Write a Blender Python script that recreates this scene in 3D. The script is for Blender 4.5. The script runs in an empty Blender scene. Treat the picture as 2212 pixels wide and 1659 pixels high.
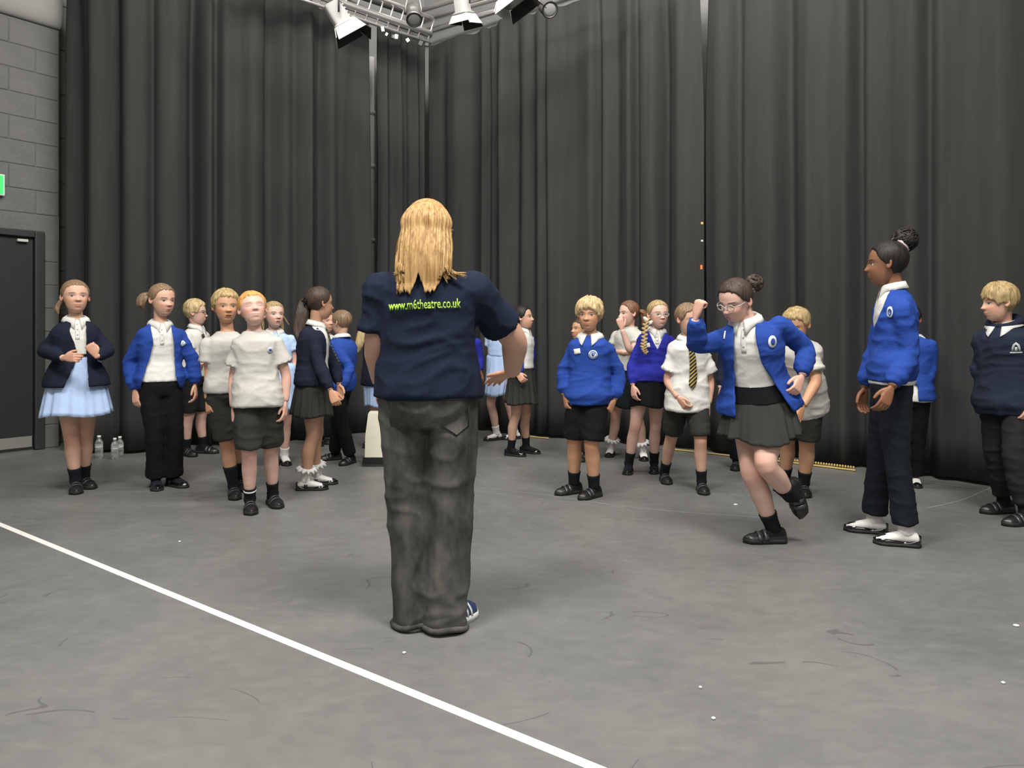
import bpy, bmesh, math, random
import numpy as np
from mathutils import Vector, Matrix
from mathutils.bvhtree import BVHTree
sc = bpy.context.scene
C = sc.collection
# ------------------------------------------------------------------ camera, world, lights, exposure
F, CX, HY, CH = 1600.0, 1106.0, 711.0, 1.15      # focal length (px), centre column, horizon row, eye height (m)
cam_d = bpy.data.cameras.new('camera'); cam = bpy.data.objects.new('camera', cam_d); C.objects.link(cam)
cam_d.sensor_width = 36.0; cam_d.lens = 36.0 * F / 2212.0
cam_d.shift_y = -(829.5 - HY) / 2212.0
cam.location = (0, 0, CH); cam.rotation_euler = (math.pi / 2, 0, 0)
sc.camera = cam
w = bpy.data.worlds.new('world'); sc.world = w; w.use_nodes = True
w.node_tree.nodes['Background'].inputs[0].default_value = (1.0, 0.985, 0.95, 1)
w.node_tree.nodes['Background'].inputs[1].default_value = 0.22
def area(name, loc, size, power, target=None, col=(1, 0.975, 0.93)):
    d = bpy.data.lights.new(name, 'AREA'); d.shape = 'RECTANGLE'; d.size = size[0]; d.size_y = size[1]; d.energy = power; d.color = col
    o = bpy.data.objects.new(name, d); C.objects.link(o); o.location = loc
    if target: o.rotation_euler = (Vector(target) - Vector(loc)).to_track_quat('-Z', 'Y').to_euler()
    return o
area('ceiling_lamp', (-1.6, 1.2, 5.7), (1.4, 1.4), 345)
area('ceiling_lamp', (1.6, 1.2, 5.7), (1.4, 1.4), 345)
area('added_drape_fill', (0.2, 4.6, 5.8), (5.0, 0.5), 310, (0.2, 8.4, 3.9))  # unseen extra light, added to brighten the upper part of the drapes
area('ceiling_lamp', (0.0, -2.6, 4.6), (4.0, 1.2), 85, (0, 4.0, 1.2))
area('corridor_lamp', (-0.75, 9.35, 6.2), (0.5, 0.5), 7)
area('corridor_lamp', (2.6, 7.3, 6.2), (0.5, 0.5), 7)
sc.view_settings.view_transform = 'Standard'; sc.view_settings.look = 'None'
sc.view_settings.gamma = 1.0; sc.view_settings.use_curve_mapping = False
sc.view_settings.exposure = 0.0

# ------------------------------------------------------------------ helpers
def A(*v): return np.array(v, dtype=float)
def up(px, py, Y): return A((px - CX) * Y / F, Y, CH - (py - HY) * Y / F)
def fl(px, py):
    Y = F * CH / (py - HY); return A((px - CX) * Y / F, Y, 0.0)
def proj(v): return CX + F * v[..., 0] / v[..., 1], HY + F * (CH - v[..., 2]) / v[..., 1]
def nrm(v):
    n = np.linalg.norm(v); return v / n if n > 1e-9 else v
def lerp(a, b, t): return a + (b - a) * t
def sstep(x, a, b):
    t = np.clip((x - a) / (b - a), 0, 1); return t * t * (3 - 2 * t)
rng = np.random.default_rng(7)
LAT = rng.random((32, 32, 32))
def vnoise(p):
    p = np.asarray(p, float); i = np.floor(p).astype(int); f = p - i; f = f * f * (3 - 2 * f)
    r = 0
    for dx in (0, 1):
        wx = f[:, 0] if dx else 1 - f[:, 0]
        for dy in (0, 1):
            wy = f[:, 1] if dy else 1 - f[:, 1]
            for dz in (0, 1):
                wz = f[:, 2] if dz else 1 - f[:, 2]
                r = r + wx * wy * wz * LAT[(i[:, 0] + dx) % 32, (i[:, 1] + dy) % 32, (i[:, 2] + dz) % 32]
    return r

# materials ---------------------------------------------------------
MATS = {}
def mat(name, col, rough=0.7, metal=0.0, spec=0.4, bump=0.0, bscale=60.0, var=0.0, vscale=6.0, sheen=0.0, coat=0.0, trans=0.0, emit=0.0, stretch=None, col2=None):
    if name in MATS: return MATS[name]
    m = bpy.data.materials.new(name); m.use_nodes = True; nt = m.node_tree; b = nt.nodes['Principled BSDF']
    b.inputs['Base Color'].default_value = (*col, 1); b.inputs['Roughness'].default_value = rough; b.inputs['Metallic'].default_value = metal
    b.inputs['Specular IOR Level'].default_value = spec
    if sheen: b.inputs['Sheen Weight'].default_value = sheen; b.inputs['Sheen Roughness'].default_value = 0.6
    if coat: b.inputs['Coat Weight'].default_value = coat; b.inputs['Coat Roughness'].default_value = 0.06
    if trans: b.inputs['Transmission Weight'].default_value = trans
    if emit: b.inputs['Emission Color'].default_value = (*col, 1); b.inputs['Emission Strength'].default_value = emit
    if bump or var or col2:
        tc = nt.nodes.new('ShaderNodeTexCoord'); mp = nt.nodes.new('ShaderNodeMapping'); nt.links.new(tc.outputs['Object'], mp.inputs[0])
        if stretch: mp.inputs['Scale'].default_value = stretch
    if var or col2:
        n = nt.nodes.new('ShaderNodeTexNoise'); n.inputs['Scale'].default_value = vscale; n.inputs['Detail'].default_value = 5; n.inputs['Roughness'].default_value = 0.6
        nt.links.new(mp.outputs[0], n.inputs['Vector'])
        r = nt.nodes.new('ShaderNodeValToRGB'); r.color_ramp.elements[0].position = 0.32; r.color_ramp.elements[1].position = 0.68
        c2 = col2 if col2 else tuple(min(1, c * (1 + var)) for c in col); c1 = col if col2 else tuple(c * (1 - var) for c in col)
        r.color_ramp.elements[0].color = (*c1, 1); r.color_ramp.elements[1].color = (*c2, 1)
        nt.links.new(n.outputs['Fac'], r.inputs[0]); nt.links.new(r.outputs[0], b.inputs['Base Color'])
    if bump:
        n = nt.nodes.new('ShaderNodeTexNoise'); n.inputs['Scale'].default_value = bscale; n.inputs['Detail'].default_value = 4
        nt.links.new(mp.outputs[0], n.inputs['Vector'])
        bp = nt.nodes.new('ShaderNodeBump'); bp.inputs['Strength'].default_value = bump; bp.inputs['Distance'].default_value = 0.01
        nt.links.new(n.outputs['Fac'], bp.inputs['Height']); nt.links.new(bp.outputs[0], b.inputs['Normal'])
    MATS[name] = m; return m
def cloth(name, col, **k): return mat(name, col, rough=k.pop('rough', 0.9), spec=k.pop('spec', 0.2), bump=k.pop('bump', 0.35), bscale=k.pop('bscale', 26), sheen=k.pop('sheen', 0.0), **k)
M = {}
M['white'] = cloth('white_cotton', (0.72, 0.71, 0.665))
M['tee'] = cloth('white_jersey', (0.55, 0.535, 0.49))
M['royal'] = cloth('royal_blue_knit', (0.022, 0.064, 0.31), bscale=40)
M['royal2'] = cloth('violet_blue_knit', (0.022, 0.026, 0.28), bscale=40)
M['navy'] = cloth('navy_knit', (0.012, 0.015, 0.030))
M['navytee'] = cloth('navy_jersey', (0.010, 0.016, 0.034), bscale=14, bump=0.5)
M['hood'] = cloth('navy_sweat_fabric', (0.016, 0.022, 0.040))
M['black'] = cloth('black_twill', (0.008, 0.008, 0.009))
M['blacknavy'] = cloth('blue_black_twill', (0.010, 0.013, 0.018))
M['green'] = cloth('dark_green_cloth', (0.008, 0.014, 0.014))
M['grey'] = cloth('charcoal_school_cloth', (0.036, 0.036, 0.033))
M['dgrey'] = cloth('dark_charcoal_cloth', (0.020, 0.020, 0.020))
M['jogger'] = cloth('plum_grey_jersey', (0.020, 0.018, 0.021))
M['paleblue'] = cloth('pale_blue_gingham', (0.46, 0.60, 0.86))
M['jean'] = mat('washed_black_denim', (0.024, 0.024, 0.022), rough=0.9, spec=0.2, bump=0.5, bscale=16, col2=(0.115, 0.111, 0.100), vscale=7, stretch=(1.3, 1.3, .6))
M['sockb'] = cloth('black_sock', (0.010, 0.012, 0.016)); M['sockw'] = cloth('white_sock', (0.78, 0.76, 0.73))
M['patent'] = mat('black_patent', (0.006, 0.006, 0.007), rough=0.12, spec=0.7, coat=0.6)
M['leather'] = mat('black_leather', (0.012, 0.012, 0.012), rough=0.38, spec=0.6, bump=0.15)
M['strap'] = mat('gloss_toned_strap_leather', (0.05, 0.05, 0.05), rough=0.3, spec=0.6)  # black leather straps, their gloss painted in as a lighter grey
M['sole'] = mat('black_rubber', (0.015, 0.015, 0.015), rough=0.6)
M['trainer'] = cloth('navy_mesh', (0.03, 0.05, 0.12)); M['whitesole'] = mat('white_rubber', (0.75, 0.75, 0.73), rough=0.5)
M['gold'] = mat('gold_metal', (0.75, 0.55, 0.22), rough=0.25, metal=1.0)
M['silver'] = mat('silver_metal', (0.75, 0.75, 0.75), rough=0.2, metal=1.0)
M['clearframe'] = mat('clear_spectacle_frame', (0.50, 0.45, 0.40), rough=0.15, spec=0.7)
M['darkframe'] = mat('dark_spectacle_frame', (0.03, 0.02, 0.02), rough=0.2)
M['lens'] = mat('spectacle_lens', (1, 1, 1), rough=0.02, trans=1.0)
M['sticker'] = mat('white_paper', (0.85, 0.85, 0.84), rough=0.6)
M['emblemw'] = mat('pale_embroidery', (0.70, 0.76, 0.88), rough=0.8); M['emblemb'] = mat('blue_embroidery', (0.03, 0.07, 0.30), rough=0.8)
M['emblemg'] = mat('grey_embroidery', (0.42, 0.44, 0.45), rough=0.8)
M['lime'] = mat('lime_print', (0.40, 0.68, 0.06), rough=0.6)
M['cream'] = mat('cream_plastic', (0.62, 0.59, 0.48), rough=0.5); M['blackpl'] = mat('black_plastic', (0.01, 0.01, 0.01), rough=0.5)
M['pink'] = cloth('pale_pink_ribbon', (0.8, 0.62, 0.60)); M['ribbon'] = cloth('cream_ribbon', (0.78, 0.74, 0.62))
def hairmat(name, c1, c2): return mat(name, c1, rough=0.5, spec=0.28, bump=0.22, bscale=26, col2=c2, vscale=9, stretch=(9, 9, 0.9))
HAIR = {'brown': hairmat('light_brown_hair', (0.15, 0.09, 0.05), (0.30, 0.20, 0.12)), 'dbrown': hairmat('dark_brown_hair', (0.030, 0.020, 0.015), (0.085, 0.058, 0.042)),
        'black': hairmat('black_hair', (0.008, 0.007, 0.007), (0.028, 0.024, 0.022)), 'blond': hairmat('blond_hair', (0.34, 0.23, 0.10), (0.72, 0.57, 0.32)),
        'dblond': hairmat('dark_blond_hair', (0.24, 0.16, 0.07), (0.55, 0.41, 0.20)), 'ginger': hairmat('ginger_hair', (0.48, 0.21, 0.05), (0.80, 0.45, 0.16)),
        'auburn': hairmat('auburn_hair', (0.13, 0.06, 0.035), (0.25, 0.125, 0.07)), 'long': hairmat('golden_blond_hair', (0.25, 0.13, 0.045), (0.56, 0.36, 0.15))}
def skinmat():
    m = bpy.data.materials.new('skin'); m.use_nodes = True; nt = m.node_tree; b = nt.nodes['Principled BSDF']
    a = nt.nodes.new('ShaderNodeVertexColor'); a.layer_name = 'Col'; nt.links.new(a.outputs[0], b.inputs['Base Color'])
    b.inputs['Roughness'].default_value = 0.5; b.inputs['Specular IOR Level'].default_value = 0.35
    b.inputs['Subsurface Weight'].default_value = 0.12; b.inputs['Subsurface Radius'].default_value = (0.02, 0.008, 0.004); b.inputs['Subsurface Scale'].default_value = 0.3
    return m
SKIN = skinmat()

# objects -----------------------------------------------------------
def link(name, me, parent=None, m=None, smooth=True, loc=None):
    o = bpy.data.objects.new(name, me); C.objects.link(o)
    if m is not None: me.materials.append(m)
    if smooth: me.polygons.foreach_set('use_smooth', np.ones(len(me.polygons), bool))
    if parent is not None: o.parent = parent
    if loc is not None: o.location = loc
    return o
def pymesh(V, Fc, name='mesh'):
    me = bpy.data.meshes.new(name); me.from_pydata(np.asarray(V).tolist(), [], [tuple(f) for f in Fc]); me.update(); return me
def thing(name, label, cat, loc, group=None):
    o = bpy.data.objects.new(name, None); C.objects.link(o); o.location = loc; o.empty_display_size = 0.1
    o['label'] = label; o['category'] = cat
    if group: o['group'] = group
    return o
def tag(o, label=None, cat=None, group=None, kind=None):
    for k, v in (('label', label), ('category', cat), ('group', group), ('kind', kind)):
        if v: o[k] = v
    return o
class MB:
    """collects pieces of one mesh"""
    def __init__(s): s.V = []; s.F = []; s.n = 0
    def add(s, V, Fc):
        V = np.asarray(V, float); s.V.append(V); s.F += [tuple(i + s.n for i in f) for f in Fc]; s.n += len(V); return s
    def loft(s, rings, cap=True, closed=True):
        V, Fc = loft(rings, cap, closed); return s.add(V, Fc)
    def box(s, c, ax, h):
        c = np.asarray(c, float); P = [c + ax[0] * h[0] * i + ax[1] * h[1] * j + ax[2] * h[2] * k for i in (-1, 1) for j in (-1, 1) for k in (-1, 1)]
        return s.add(P, [(0, 1, 3, 2), (4, 6, 7, 5), (0, 4, 5, 1), (2, 3, 7, 6), (0, 2, 6, 4), (1, 5, 7, 3)])
    def tube(s, pts, rad, n=10, cap=True): return s.loft(tuberings(pts, rad, n), cap)
    def ell(s, c, ax, r, n=14, m=9):
        V, Fc = ellipsoid(c, ax, r, n, m); return s.add(V, Fc)
    def arr(s): return (np.concatenate(s.V) if s.V else np.zeros((0, 3))), s.F
    def build(s, name, m, parent=None, base=None, smooth=True):
        V, Fc = s.arr()
        if base is not None: V = V - base
        me = pymesh(V, Fc, name)
        bm = bmesh.new(); bm.from_mesh(me); bmesh.ops.recalc_face_normals(bm, faces=bm.faces[:]); bm.to_mesh(me); bm.free()
        return link(name, me, parent, m, smooth)
def loft(rings, cap=True, closed=True):
    n = len(rings[0]); V = np.concatenate([np.asarray(r, float) for r in rings]); Fc = []
    for i in range(len(rings) - 1):
        for j in range(n if closed else n - 1):
            k = (j + 1) % n; Fc.append((i * n + j, i * n + k, (i + 1) * n + k, (i + 1) * n + j))
    if cap and closed:
        V = np.concatenate([V, [np.mean(rings[0], 0)], [np.mean(rings[-1], 0)]]); a = len(V) - 2; b = len(V) - 1; o = (len(rings) - 1) * n
        for j in range(n):
            k = (j + 1) % n; Fc.append((k, j, a)); Fc.append((o + j, o + k, b))
    return V, Fc
def frames(pts):
    pts = np.asarray(pts, float); T = np.gradient(pts, axis=0); T = np.array([nrm(t) for t in T])
    u = nrm(np.cross(T[0], A(0, 0, 1) if abs(T[0][2]) < 0.9 else A(1, 0, 0))); out = []
    for t in T:
        u = nrm(u - t * np.dot(u, t)); out.append((u, np.cross(t, u)))
    return T, out
def tuberings(pts, rad, n=12, flat=1.0):
    T, fr = frames(pts); rad = np.broadcast_to(np.asarray(rad, float), (len(pts),)); th = np.linspace(0, 2 * math.pi, n, endpoint=False)
    return [np.asarray(p) + np.outer(np.cos(th), u) * r + np.outer(np.sin(th), v) * r * flat for p, r, (u, v) in zip(pts, rad, fr)]
def ring(c, u, v, a, b, n=28, e=2.3):
    th = np.linspace(0, 2 * math.pi, n, endpoint=False); cs, sn = np.cos(th), np.sin(th)
    x = np.sign(cs) * np.abs(cs) ** (2 / e); y = np.sign(sn) * np.abs(sn) ** (2 / e)
    return c + np.outer(x, u) * a + np.outer(y, v) * b
def ellipsoid(c, ax, r, n=14, m=9):
    c = np.asarray(c, float); rs = []
    for j in range(m):
        ph = -math.pi / 2 + math.pi * (j + 0.5) / m; th = np.linspace(0, 2 * math.pi, n, endpoint=False)
        rs.append(c + np.outer(np.cos(th) * math.cos(ph) * r[0], ax[0]) + np.outer(np.sin(th) * math.cos(ph) * r[1], ax[1]) + math.sin(ph) * r[2] * ax[2])
    return loft(rs)
def spline(pts, n):
    """Catmull-Rom through points (any dimension)"""
    P = np.asarray(pts, float); P = np.vstack([2 * P[0] - P[1], P, 2 * P[-1] - P[-2]]); m = len(P) - 3; out = []
    for q in np.linspace(0, m, n):
        i = min(int(q), m - 1); t = q - i; a, b, c, d = P[i:i + 4]
        out.append(0.5 * ((2 * b) + (-a + c) * t + (2 * a - 5 * b + 4 * c - d) * t * t + (-a + 3 * b - 3 * c + d) * t ** 3))
    return np.array(out)
def mesh_arrays(me):
    V = np.empty(len(me.vertices) * 3); me.vertices.foreach_get('co', V)
    Fc = [tuple(p.vertices) for p in me.polygons]
    return V.reshape(-1, 3), Fc
def remesh(mb, vox=0.009, smooth=4, fac=0.5):
    V, Fc = mb.arr(); me = pymesh(V, Fc, 'tmp')
    bm = bmesh.new(); bm.from_mesh(me); bmesh.ops.recalc_face_normals(bm, faces=bm.faces[:]); bm.to_mesh(me); bm.free()
    o = bpy.data.objects.new('tmp', me); C.objects.link(o)
    r = o.modifiers.new('r', 'REMESH'); r.mode = 'VOXEL'; r.voxel_size = vox
    if smooth:
        s = o.modifiers.new('s', 'SMOOTH'); s.factor = fac; s.iterations = smooth
    e = o.evaluated_get(bpy.context.evaluated_depsgraph_get()); m2 = bpy.data.meshes.new_from_object(e)
    V, Fc = mesh_arrays(m2)
    bpy.data.objects.remove(o); bpy.data.meshes.remove(me); bpy.data.meshes.remove(m2)
    return V, Fc
def vnormals(V, Fc):
    Fq = np.array([f if len(f) == 4 else (f[0], f[1], f[2], f[2]) for f in Fc]); n = np.cross(V[Fq[:, 2]] - V[Fq[:, 0]], V[Fq[:, 3]] - V[Fq[:, 1]])
    N = np.zeros_like(V)
    for k in range(4): np.add.at(N, Fq[:, k], n)
    L = np.linalg.norm(N, axis=1); L[L < 1e-12] = 1
    return N / L[:, None], n
def wrinkle(V, Fc, amp, seed=0.0, fz=20.0, fx=9.0):
    if amp <= 0: return V
    amp = amp * 0.7
    N, _ = vnormals(V, Fc); warp = vnoise(V * 5 + seed) * 1.6
    q = V * A(fx, fx, fz) + seed + warp[:, None]
    a = np.clip(1 - np.abs(2 * vnoise(q) - 1), 0, 1) ** 3; a2 = np.clip(1 - np.abs(2 * vnoise(q[:, [2, 0, 1]] * 0.8 + 11) - 1), 0, 1) ** 4; b = vnoise(V * 8 + seed * 1.7 + 3) - 0.5
    return V + N * ((a * 1.1 + a2 * 0.8 - 0.40 + b * 0.45) * amp)[:, None]

# ------------------------------------------------------------------ head, hair, hands
def sm(x, s): return np.exp(-0.5 * (x / s) ** 2)
def head_r(d):
    def er(c, r):
        c = A(*c); r = A(*r); a = ((d / r) ** 2).sum(1); b = -2 * (d * c / r ** 2).sum(1); cc = ((c / r) ** 2).sum() - 1
        return (-b + np.sqrt(np.maximum(b * b - 4 * a * cc, 0))) / (2 * a)
    r1 = er((0, -0.065, 0.115), (0.335, 0.405, 0.385)); r2 = er((0, 0.085, -0.15), (0.252, 0.285, 0.355))
    return np.log(np.exp(26 * r1) + np.exp(26 * r2)) / 26
def dirs(nl, nb, kf=0.55, kb=0.25):
    ph = np.linspace(-math.pi, math.pi, nl, endpoint=False); lon = ph - kf * np.sin(ph)
    ps = np.linspace(-math.pi / 2, math.pi / 2, nb + 2)[1:-1]; lat = ps - kb * np.sin(2 * ps)
    LO, LA = np.meshgrid(lon, lat); LO = LO.ravel(); LA = LA.ravel()
    return np.stack([np.sin(LO) * np.cos(LA), np.cos(LO) * np.cos(LA), np.sin(LA)], 1), LO, LA
HN, HB = 92, 76
HD, HLO, HLA = dirs(HN, HB)
def base_head():
    p = HD * head_r(HD)[:, None]; l, f, u = p.T; fr = sstep(f, 0.02, 0.2); al = np.abs(l)
    b = np.zeros(len(p))
    tn = np.clip((0.06 - u) / 0.18, 0, 1)
    b += np.where(u > -0.125, (0.010 + 0.058 * tn ** 1.4) * sstep(-u, -0.12, -0.03), 0.068 * sm(u + 0.125, 0.024)) * sm(l, 0.026 + 0.022 * tn)
    b += 0.022 * sm(al - 0.042, 0.022) * sm(u + 0.125, 0.028)
    b += -0.04 * sm(al - 0.13, 0.07) * sm(u - 0.0, 0.05) + 0.020 * sm(al - 0.135, 0.042) * sm(u + 0.0, 0.030)
    b += 0.014 * sm(u - 0.085, 0.03) * sm(al - 0.12, 0.09)
    b += 0.026 * sm(u + 0.245, 0.018) * sm(l, 0.07) + 0.028 * sm(u + 0.295, 0.020) * sm(l, 0.06) - 0.012 * sm(u + 0.270, 0.008) * sm(l, 0.08)
    b += 0.03 * sm(u + 0.42, 0.06) * sm(l, 0.09) - 0.012 * sm(u + 0.35, 0.02) * sm(l, 0.08)
    b += 0.018 * sm(al - 0.18, 0.08) * sm(u + 0.12, 0.08)
    p[:, 1] += b * fr
    return p
HP = base_head()
HF = [(i * HN + j, i * HN + (j + 1) % HN, (i + 1) * HN + (j + 1) % HN, (i + 1) * HN + j) for i in range(HB - 1) for j in range(HN)]
HF += [tuple(range(HN - 1, -1, -1)), tuple((HB - 1) * HN + j for j in range(HN))]
def head_cols(skin, brow, eye, lip, mouth_open=0.0, closed=False, blush=1.0):
    l, f, u = HP.T; al = np.abs(l); fr = (f > 0.1)
    c = np.tile(A(*skin), (len(HP), 1))
    def mix(col, k): c[:] = c * (1 - k[:, None]) + A(*col) * k[:, None]
    red = A(*skin) * A(1.02, 0.72, 0.68)
    mix(red, 0.55 * blush * fr * (sm(al - 0.19, 0.07) * sm(u + 0.14, 0.07) + 0.7 * sm(l, 0.05) * sm(u + 0.12, 0.04)))
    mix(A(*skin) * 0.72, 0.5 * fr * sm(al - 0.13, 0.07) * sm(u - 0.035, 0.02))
    yb = 0.095 - 0.9 * (al - 0.13) ** 2
    mix(brow, 0.75 * fr * (1 - sstep(np.abs(u - yb), 0.010, 0.022)) * (1 - sstep(np.abs(al - 0.135), 0.06, 0.085)))
    ex = (al - 0.135) / 0.064; ey = (u - 0.0) / 0.032
    if closed:
        mix(A(*skin) * 0.35, 0.9 * fr * (1 - sstep(np.abs(u + 0.010), 0.005, 0.014)) * (np.abs(ex) < 1))
    else:
        e = ex ** 2 + ey ** 2
        mix((0.52, 0.49, 0.46), fr * (1 - sstep(e, 0.7, 1.1)))
        mix(eye, fr * (1 - sstep(np.hypot((al - 0.135), u), 0.024, 0.033)))
        mix((0.03, 0.02, 0.015), 0.85 * fr * (1 - sstep(np.abs(u - 0.021 + 0.30 * (al - 0.135) ** 2 * 10), 0.004, 0.012)) * (np.abs(ex) < 1.05))
    ml = np.abs(l) / 0.080
    mix(lip, 0.7 * fr * (1 - sstep(ml ** 2 + ((u + 0.27) / (0.042 + 0.03 * mouth_open)) ** 2, 0.75, 1.1)))
    mix((0.05, 0.015, 0.012), 0.9 * fr * (1 - sstep(ml ** 2 / 0.85 + ((u + 0.272) / (0.008 + 0.03 * mouth_open)) ** 2, 0.7, 1.1)))
    mix((0.08, 0.03, 0.02), 0.8 * fr * (1 - sstep(np.hypot((al - 0.028) * 1.0, (u + 0.155) * 1.6), 0.010, 0.020)))
    return c
def place(p, o, ax, s): return o + (p[:, 0:1] * ax[0] + p[:, 1:2] * ax[1] + p[:, 2:3] * ax[2]) * s
def ear_geo():
    V = []; Fs = []; n = 0
    for sg in (-1, 1):
        ax = (nrm(A(sg * 0.8, 0.45, 0)), nrm(A(-sg * 0.45, 0.8, 0.25)), nrm(A(0, -0.25, 1)))
        v, f = ellipsoid(A(sg * 0.335, -0.045, -0.03), ax, (0.032, 0.065, 0.105), 16, 11)
        q = v - A(sg * 0.335, -0.045, -0.03); out = q @ ax[0]; rad = np.hypot((q @ ax[1]) / 0.065, (q @ ax[2]) / 0.105)
        v = v - np.outer(np.where(out > 0, 0.035 * sm(rad, 0.4), 0), ax[0])
        V.append(v); Fs += [tuple(i + n for i in k) for k in f]; n += len(v)
    return np.concatenate(V), Fs
EARV, EARF = ear_geo()
GN, GB = 110, 56
GD, GLO, GLA = dirs(GN, GB, 0.25, 0.1); GR = head_r(GD)
GF = [(i * GN + j, i * GN + (j + 1) % GN, (i + 1) * GN + (j + 1) % GN, (i + 1) * GN + j) for i in range(GB - 1) for j in range(GN)] + [tuple((GB - 1) * GN + j for j in range(GN))]
def hair_cap(line, thick, rough=0.3, jag=0.02, seed=0.0, top=1.0, part=None, side=1.0):
    """line: (lon degrees, u of hairline) pairs, symmetric or -180..180"""
    lo = np.degrees(GLO); xs = [a for a, _ in line]; ys = [b for _, b in line]
    q = lo if min(xs) < 0 else np.abs(lo)
    hl = np.interp(q, xs, ys)
    hl = hl + jag * (vnoise(np.stack([GLO * 9 + 50 + seed, GLA * 0 + seed, GLA * 0 + 2.2], 1)) * 2 - 1) * 1.4
    u = GD[:, 2] * GR
    m = sstep(u, hl - 0.012, hl + 0.030)
    st = vnoise(np.stack([GLO * 14 + seed * 3 + 60, GLA * 2.2 + 9, GLO * 0 + seed], 1)) - 0.5
    st2 = vnoise(np.stack([GLO * 4 + seed * 3 + 30, GLA * 4 + 9, GLO * 0 + seed + 4], 1)) - 0.5
    tk = thick * (0.55 + 0.45 * sstep(u, -0.2, 0.35) * top) * (1 + rough * st * 1.6 + rough * st2 * 1.2)
    tk = np.where(np.abs(lo) > 60, tk * side, tk)
    if part is not None: tk = tk - thick * 0.55 * sm((GLO * np.cos(GLA)) - part, 0.05) * (GD[:, 1] > -0.2) * sstep(u, 0.2, 0.35)
    r = GR + tk * m - 0.05 * (1 - m)
    return GD * r[:, None]
def hand_template(pose):
    mb = MB(); ax = np.eye(3)
    rs = []
    for x, hw, ht, y0 in ((-0.06, 0.085, 0.062, 0.0), (0.05, 0.105, 0.066, 0.0), (0.2, 0.165, 0.070, 0.01), (0.38, 0.195, 0.062, 0.005), (0.52, 0.19, 0.052, 0.0), (0.56, 0.17, 0.04, 0.0)):
        rs.append(ring(A(x, y0, 0.0), ax[1], ax[2], hw, ht, 18, 2.6))
    mb.loft(rs)
    cu = {'relaxed': (22, 30, 22), 'fist': (78, 95, 55), 'flat': (6, 8, 6), 'soft': (38, 45, 30)}[pose]
    for i, (y, L, r) in enumerate(((0.145, 0.41, 0.050), (0.05, 0.46, 0.052), (-0.05, 0.42, 0.050), (-0.142, 0.33, 0.044))):
        k = 1 + 0.12 * i if pose in ('relaxed', 'soft') else 1.0
        p = A(0.50, y, 0.0); a = 0.0; sp = math.radians((0.145 - y) * -18 + 1.5) * (2.0 if pose == 'flat' else 1)
        pts = [A(0.38, y * 0.85, 0.0), p]; rad = [r * 0.95, r]
        for sgm, seg in enumerate((0.46, 0.30, 0.24)):
            a += math.radians(cu[sgm] * k); p = p + A(math.cos(a) * math.cos(sp), -math.sin(sp) * math.cos(a) if False else math.sin(-sp) * math.cos(a) * -1, math.sin(a)) * L * seg
            pts.append(p); rad.append(r * (0.95 - 0.10 * sgm))
        mb.tube(spline(pts, 12), np.interp(np.linspace(0, 1, 12), np.linspace(0, 1, 5), rad), 10)
        mb.ell(pts[-1], ax, (rad[-1],) * 3, 8, 6)
    th = [A(0.10, 0.06, 0.015), A(0.22, 0.19, 0.05), A(0.37, 0.26, 0.09), A(0.50, 0.285, 0.12)] if pose != 'fist' else [A(0.10, 0.06, 0.02), A(0.26, 0.19, 0.10), A(0.42, 0.16, 0.19), A(0.52, 0.05, 0.23)]
    if pose == 'flat': th = [A(0.10, 0.06, 0.01), A(0.22, 0.21, 0.03), A(0.34, 0.32, 0.05), A(0.45, 0.40, 0.06)]
    mb.tube(spline(th, 10), [0.075, 0.075, 0.07, 0.066, 0.062, 0.06, 0.058, 0.055, 0.052, 0.046], 10); mb.ell(th[-1], ax, (0.048,) * 3, 8, 6)
    V, Fc = mb.arr(); V, Fc = remesh(mb, 0.020, 2, 0.45)
    return V, Fc
HANDS = {p: hand_template(p) for p in ('relaxed', 'fist', 'flat', 'soft')}

# ------------------------------------------------------------------ people
TORSO = [(-0.16, .066, .052), (-0.08, .080, .062), (0.0, .087, .066), (0.15, .085, .063), (0.36, .075, .055), (0.55, .080, .059), (0.70, .086, .062), (0.80, .086, .058), (0.88, .076, .050), (0.95, .056, .041), (1.0, .043, .036)]
ARM_R = [(0, .031), (0.5, .0255), (0.9, .0225), (1.0, .022), (1.25, .0225), (1.6, .019), (2.0, .0155)]
LEG_R = [(0, .052), (0.25, .050), (0.55, .043), (0.85, .0355), (1.0, .0335), (1.15, .0315), (1.38, .0335), (1.65, .0275), (1.88, .0215), (2.05, .021)]
class Person: pass
def fwd_of(a): a = math.radians(a); return A(math.sin(a), -math.cos(a), 0)
def left_of(a): a = math.radians(a); return A(math.cos(a), math.sin(a), 0)
def solve(px, py, dep, par, L):
    if not isinstance(dep, str): return up(px, py, par[1] + dep)
    ys = par[1] + np.linspace(0, L, 80) * (-1 if dep == 'f' else 1)
    P = np.array([up(px, py, y) for y in ys]); d = np.abs(np.linalg.norm(P - par, axis=1) - L)
    return P[int(np.argmin(d))]
def ik(a, b, l1, l2, pole):
    d = np.linalg.norm(b - a); k = max(1.0, d / (l1 + l2) * 1.0005); l1 *= k; l2 *= k
    x = (l1 * l1 - l2 * l2 + d * d) / (2 * d); h = math.sqrt(max(l1 * l1 - x * x, 0)); n = (b - a) / d
    p = nrm(pole - n * np.dot(pole, n)); return a + n * x + p * h
def polyat(pts, q):
    i = min(int(q), len(pts) - 2); return lerp(pts[i], pts[i + 1], q - i)
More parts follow.
